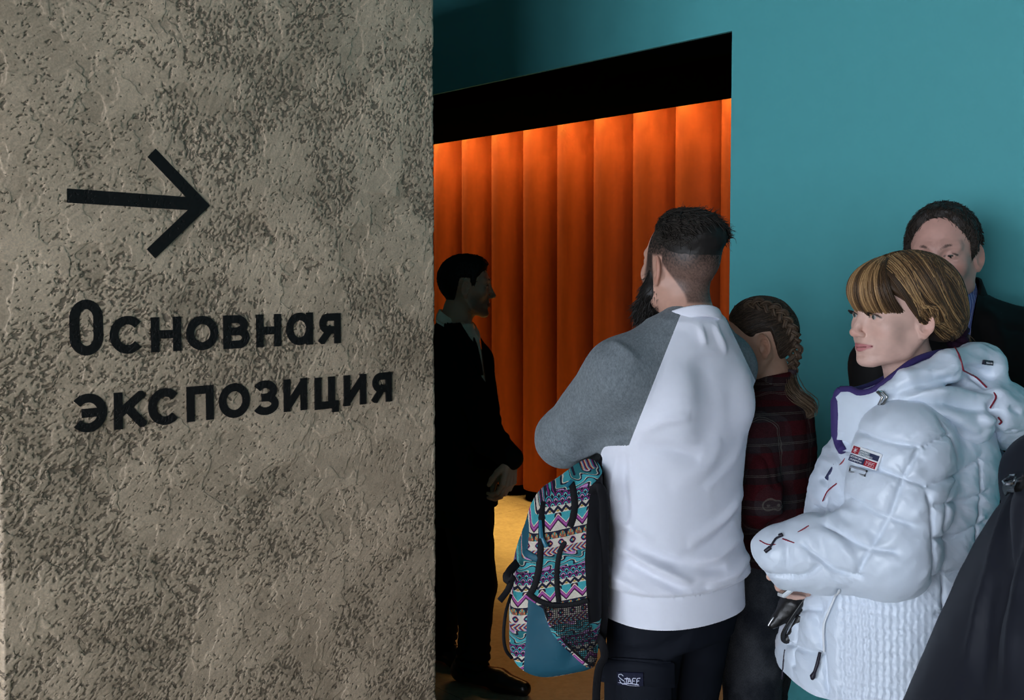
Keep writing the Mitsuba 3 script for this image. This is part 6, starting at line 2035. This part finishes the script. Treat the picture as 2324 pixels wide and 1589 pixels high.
def backpack():
    key = 'backpack'
    D, YC, W = 2.05, 2.135, 0.125
    W2 = lambda pts, d=D: [(P(x, y, d)[0], P(x, y, d)[2]) for x, y in pts]
    sm = lambda pts, n: spline(np.array([(x, y, 0) for x, y in pts], float), n)[:, :2]
    outl = sm([(1372, 1075), (1345, 1066), (1302, 1090), (1262, 1120), (1232, 1143), (1210, 1180), (1192, 1235), (1176, 1285), (1163, 1340), (1157, 1405), (1156, 1465), (1170, 1503), (1200, 1526), (1240, 1534), (1300, 1525), (1342, 1514), (1356, 1490), (1360, 1440), (1366, 1380), (1370, 1250), (1373, 1130), (1372, 1075)], 64)[:-1]
    poly = W2(outl)

    def bag(p):
        w = W - 0.02 * ss(1.36, 1.16, p[..., 2]) * 0 - 0.045 * ss(1.05, 1.20, p[..., 2])
        d = poly_sd(p[..., 0], p[..., 2], poly)
        y = np.abs(p[..., 1] - YC) - w
        d = smax(d, y, 0.045)
        return d * 0.9
    v, f = nets(bag, [-0.06, YC - 0.17, 0.70], [0.24, YC + 0.17, 1.24], 0.004)
    v = relax(v, f, 2)
    n = vnormals(v, f)
    v = v + n * (0.004 * (nfbm(v * [26, 10, 20], 3, seed=41) - 0.5) + pxfolds(bag, v, [([(1250, 1200), (1290, 1230), (1300, 1270)], .009, .004), ([(1240, 1400), (1270, 1450), (1265, 1500)], .02, .005), ([(1280, 1440), (1300, 1480), (1285, 1520)], .014, -.004)]))[:, None]
    S = lambda pts: poly_sd(v[:, 0], v[:, 2], W2(pts))
    near = v[:, 1] < YC + 0.02
    pad = S([(1420, 1040), (1352, 1095), (1338, 1125), (1328, 1190), (1324, 1260), (1328, 1330), (1332, 1400), (1420, 1400)])
    teal = S([(1198, 1345), (1232, 1368), (1237, 1387), (1250, 1420), (1275, 1450), (1300, 1476), (1330, 1502), (1420, 1530), (1300, 1560), (1190, 1560), (1188, 1500), (1194, 1420)])
    sidep = S([(1150, 1170), (1206, 1178), (1200, 1210), (1196, 1255), (1150, 1250)])
    cord = np.stack([v[:, 0] - P(1157, 1300, D)[0], v[:, 2] - P(1157, 1535, D)[2]], 1)

    def pattern(p, nn, uv):
        s, t = uv.x, uv.y - 0.20 * uv.x
        cream, navy, mag, teal_, coral, gold, mauve = (mi.Color3f(*c) for c in ((.60, .55, .46), (.012, .012, .028), (.26, .030, .19), (.055, .34, .38), (.62, .17, .10), (.38, .24, .05), (.22, .10, .22)))
        H = 0.150
        vv = t / H + 0.18
        v_ = vv - dr.floor(vv)
        per = lambda x, w: x / w - dr.floor(x / w)
        tri = lambda x, w: dr.abs(per(x, w) - 0.5) * 2
        sel = dr.select
        # cream with leaves
        lx, lv = per(s, .024) - .5, (v_ - .06) / .06
        leaf = dr.abs(lv) + lx * lx * 9 - .75
        A = sel(leaf < -.45, sel(per(s, .012) < .5, coral, teal_), sel(leaf < -.12, navy, sel(leaf < .05, mag, cream)))
        # fans
        fx, fy = (per(s, .017) - .5) * 2, (v_ - .12) / .10
        fr, fa = dr.sqrt(fx * fx + fy * fy), dr.atan2(fy, fx)
        seg = per(fa, .52) < .5
        B = sel(fr > 1, navy, sel(fr > .86, navy, sel(per(fa, .52) < .12, navy, sel(fr < .45, sel(seg, coral, navy), sel(seg, gold, sel(per(fa, 1.04) < .5, coral, teal_))))))
        # magenta zigzag over turquoise triangles with coral eyes
        z = (v_ - .22) / .22 - tri(s, .034) * .55
        ex, ey = (per(s + .017, .034) - .5) * 2, (v_ - .405) / .075
        er = dr.sqrt(ex * ex * 1.9 + ey * ey)
        Cc = sel(z < .02, cream, sel(z < .10, navy, sel(z < .34, sel(dr.abs(z - .22) < .03, mauve * 1.8, mag), sel(z < .42, cream, sel(er < .34, coral, sel(er < .62, navy, teal_))))))
        # thin navy zigzag with gold dots
        z2 = dr.abs((v_ - .485) / .07 - (tri(s, .017) - .5) * .8)
        g = dr.sqrt(dr.square((per(s + .0085, .017) - .5) * 2.4) + dr.square((v_ - .468) / .028))
        Dd = sel(z2 < .30, navy, sel(g < .45, gold, cream))
        # scales
        row = (v_ - .53) / .055
        ri = dr.floor(row)
        sx, sy = (per(s + ri * .007, .014) - .5) * 2, (row - ri)
        sr = dr.sqrt(sx * sx + sy * sy)
        odd = (ri - dr.floor(ri / 2) * 2) < .5
        Ee = sel(sr > 1.0, navy, sel(sr > .82, sel(odd, mag, teal_ * 1.1), sel(sr > .64, navy, sel(sr > .42, sel(odd, teal_, mauve * 1.6), sel(sr > .28, cream * .7, navy)))))
        # waves
        wv = (v_ * H + .0045 * dr.sin(s * 150 + 2.0 * dr.sin(v_ * 22)) + .003 * dr.sin(s * 61)) / .0095
        wi, wf = dr.floor(wv), wv - dr.floor(wv)
        k = wi - dr.floor(wi / 4) * 4
        Ff = sel(wf < .22, navy, sel(wf < .34, cream, sel(k < .5, teal_, sel(k < 1.5, teal_ * .45, sel(k < 2.5, mauve * 2.0, teal_ * .8)))))
        # chevrons
        cx = per(s - dr.abs(v_ - .94) * .18, .010)
        Gg = sel(cx < .22, navy, sel(cx < .45, coral, sel(cx < .62, cream, sel(cx < .82, teal_, mag))))
        c = sel(v_ < .12, A, sel(v_ < .22, B, sel(v_ < .44, Cc, sel(v_ < .53, Dd, sel(v_ < .70, Ee, sel(v_ < .90, Ff, Gg))))))
        return c * (.82 + .3 * noise(p.x * 700, p.y * 700, p.z * 700))
    mat('mat_bag_print', proc(pattern), .8, .2)
    mat('mat_bag_black', (.006, .006, .008), .75, .25)
    bump('mat_bag_teal', (.013, .085, .130), lambda p, n, uv: noise(p.x * 1500, p.y * 300, p.z * 300) + noise(p.x * 300, p.y * 300, p.z * 1500), .0002, rough=.55, spec=.35)
    parts, tl, cordv = split(v, f, -teal, pad, sidep, cord), None, None
    inside, outside = parts[1], parts[0]
    # inside = turquoise lower panel; outside goes on
    add(key + '__lower_panel', (inside[0], inside[1]), 'mat_bag_teal', smooth=True, label='plain teal lower side panel')
    v, f, pad, sidep, cord = outside
    o2, i2 = split(v, f, -pad, sidep, cord)
    add(key + '__back_padding', i2[:2], 'mat_bag_black', smooth=True, label='black padded back')
    v, f, sidep, cord = o2
    o3, i3 = split(v, f, -sidep, cord)
    add(key + '__front_panel', i3[:2], 'mat_bag_teal', smooth=True)
    add(key + '__body', o3[:2], 'mat_bag_print', smooth=True, uv=o3[2], label='body in a colourful ethnic print of zigzags, scales and waves')
    rib = lambda pts, r, off=.002, n_=22, flat=.35: tube(hits(bag, pts, off, n_), r, 8, flat=flat, up=np.array([0, -1.0, .1]))
    mat('mat_bag_pull', (.015, .13, .20), .35, .5)
    for pts, r in (([(1236, 1141), (1231, 1170), (1229, 1220), (1226, 1260), (1222, 1295), (1213, 1330), (1203, 1348)], .0068), ([(1298, 1096), (1302, 1120), (1304, 1150), (1299, 1180), (1293, 1196)], .0072), ([(1288, 1225), (1272, 1248), (1264, 1290), (1264, 1330), (1268, 1366)], .0052)):
        add(key + '__zip', rib(pts, r), 'mat_bag_black', smooth=True, label='black zip')
    for pts in ([(1230, 1184), (1230, 1200), (1231, 1222)], [(1232, 1220), (1236, 1230), (1241, 1240)], [(1302, 1096), (1296, 1102), (1288, 1110)]):
        w = hits(bag, pts, .009)
        add(key + '__zip_pull', tube(w, [.0035, .0042, .0050], 8, flat=.5, up=np.array([0, -1.0, .1])), 'mat_bag_pull', smooth=True, label='teal zip pull')
    add(key + '__pocket_trim', rib([(1197, 1344), (1215, 1358), (1233, 1367), (1262, 1374), (1300, 1371), (1334, 1362)], .0055, .003), 'mat_bag_black', smooth=True)
    add(key + '__pocket_trim', rib([(1233, 1367), (1237, 1387), (1250, 1420), (1275, 1450), (1300, 1476), (1330, 1502), (1346, 1511)], .0022, .002), 'mat_bag_black', smooth=True)
    # mesh pocket: a net of fine cords
    A = np.array([(1233, 1368), (1237, 1387), (1250, 1420), (1275, 1450), (1300, 1476), (1330, 1502), (1346, 1511), (1352, 1490), (1346, 1440), (1336, 1400), (1332, 1366), (1300, 1372), (1262, 1374)], float)
    net = Polygon(A)
    ms = []
    for k in range(-60, 60):
        for ang in (0, 1):
            if ang:
                L = LineString([(1225, 1440 + k * 4.6 + 6), (1365, 1440 + k * 4.6 - 6)])
            else:
                L = LineString([(1290 + k * 4.6 - 4, 1360), (1290 + k * 4.6 + 6, 1515)])
            g = L.intersection(net)
            for s_ in getattr(g, 'geoms', [g]):
                if s_.is_empty or s_.length < 4:
                    continue
                c = np.array([s_.interpolate(x).coords[0] for x in np.linspace(0, s_.length, max(3, int(s_.length / 9)))])
                ms.append(c)
    allp = casts(bag, np.vstack(ms), .005)
    i0, net_m = 0, []
    for c in ms:
        net_m.append(tube(allp[i0:i0 + len(c)], .0007, 4, caps=False))
        i0 += len(c)
    add(key + '__mesh_pocket', cat_mesh(net_m), 'mat_bag_black', label='black net side pocket', kind='stuff')
    # front pocket edge, piping round the bottom, straps
    add(key + '__pocket_band', rib([(1194, 1254), (1200, 1258), (1208, 1263), (1221, 1268)], .0075, .002), 'mat_bag_teal', smooth=True)
    pipe_px = [(1165, 1478), (1180, 1508), (1205, 1526), (1240, 1534), (1300, 1525), (1346, 1512)]
    pv = np.array([P(x, y, 2.04) for x, y in sm(pipe_px, 40)])
    tb = tube(pv, .0032, 8)
    add(key + '__piping', tb, 'mat_bag_print', smooth=True, uv=np.stack([tb[0][:, 0] * 2.2, tb[0][:, 2] * 3], 1))
    strap = lambda px, d, r, flat=.3, n_=20: tube(spline([P(x, y, d_) for (x, y), d_ in zip(px, d)], n_), r, 8, flat=flat, up=np.array([.25, -1.0, 0]))
    add(key + '__shoulder_strap', strap([(1345, 1120), (1352, 1106), (1364, 1112), (1370, 1140), (1371, 1220), (1371, 1320), (1368, 1420), (1362, 1470)], [2.02, 2.01, 2.01, 2.02, 2.03, 2.04, 2.05, 2.06], .011), 'mat_bag_black', smooth=True)
    add(key + '__shoulder_strap', strap([(1352, 1442), (1366, 1460), (1372, 1490), (1360, 1515), (1354, 1560), (1352, 1640)], [2.03, 2.02, 2.02, 2.02, 2.03, 2.04], .009, .2), 'mat_bag_black', smooth=True)
    add(key + '__grab_loop', strap([(1362, 1080), (1366, 1055), (1371, 1035), (1380, 1018), (1392, 1030), (1384, 1060), (1374, 1084)], [2.13, 2.17, 2.22, 2.28, 2.28, 2.22, 2.14], .010, .3, 30), 'mat_bag_black', smooth=True)
    add(key + '__compression_strap', strap([(1174, 1278), (1158, 1296), (1153, 1312), (1160, 1318), (1152, 1340), (1134, 1364)], [2.02, 2.0, 1.99, 1.99, 1.99, 1.98], [.010] * 6 + [.012] * 6 + [.007] * 8, .35), 'mat_bag_black', smooth=True)
    add(key + '__compression_strap', strap([(1160, 1350), (1148, 1390), (1143, 1440), (1148, 1475), (1162, 1494)], [2.02, 1.99, 1.98, 1.99, 2.01], .0035, .5), 'mat_bag_black', smooth=True)
    tag(key, 'colourful ethnic-print backpack with teal panels hanging beside the bearded man', 'backpack')


backpack()

# ================================================================== HANDBAG and PHONE of the woman


def handbag():
    key = 'handbag'

    def fn(p):
        d = chain(p, [P(1856, 1312, 2.02), P(1800, 1372, 1.99), P(1752, 1418, 1.985)], [.020, .024, .010], .02)
        d2 = chain(p, [P(1870, 1330, 2.02), P(1825, 1400, 1.99), P(1790, 1450, 1.985)], [.022, .026, .014], .02)
        d = smin(d, d2, .012)
        return d
    v, f = nets(fn, [.48, 1.90, .85], [.74, 2.10, 1.08], .004)
    n = vnormals(v, f)
    v = v + n * (.006 * (nfbm(v * [30, 30, 60], 3, seed=51) - .5))[:, None]
    add(key + '__body', (v, f), 'mat_leather', smooth=True)
    r = hits(fn, [(1746, 1420), (1752, 1410), (1758, 1402)], .004)
    add(key + '__ring', tube(r, .0018, 6), 'mat_chrome', smooth=True, label='metal edge at the tip')
    st = spline([P(1862, 1300, 1.99), P(1838, 1345, 1.955), P(1800, 1400, 1.955), P(1777, 1440, 1.965), P(1786, 1452, 1.97), P(1815, 1400, 1.958)], 24)
    add(key + '__handle', tube(st, .006, 8, flat=.5), 'mat_leather', smooth=True)
    tag(key, 'black leather handbag held under the woman\'s sleeve', 'handbag')


handbag()
mat('mat_phone_edge', (.62, .66, .68), .3, .5)
mat('mat_phone_glass', (.01, .011, .013), .08, .6)
la = np.array([.80, .06, .60])
la /= np.linalg.norm(la)
wa_ = np.array([0.20, 0.97, -0.22])
wa_ = wa_ - la * (wa_ @ la)
wa_ /= np.linalg.norm(wa_)
ta_ = np.cross(la, wa_)
pc = P(1777, 1355, 1.84) + la * .072 + wa_ * .036
fr_ = np.stack([la, wa_, ta_])
add('phone__case', bevel_box((.146, .072, .0085), .003, fr_, pc), 'mat_phone_edge', smooth=30, label='pale grey edge')
add('phone__screen', bevel_box((.138, .066, .0012), .0004, fr_, pc + ta_ * .0046 * np.sign(ta_[2])), 'mat_phone_glass', label='dark screen')
tag('phone', 'smartphone with a pale edge in the woman\'s hand, under her sleeve cuff', 'phone')
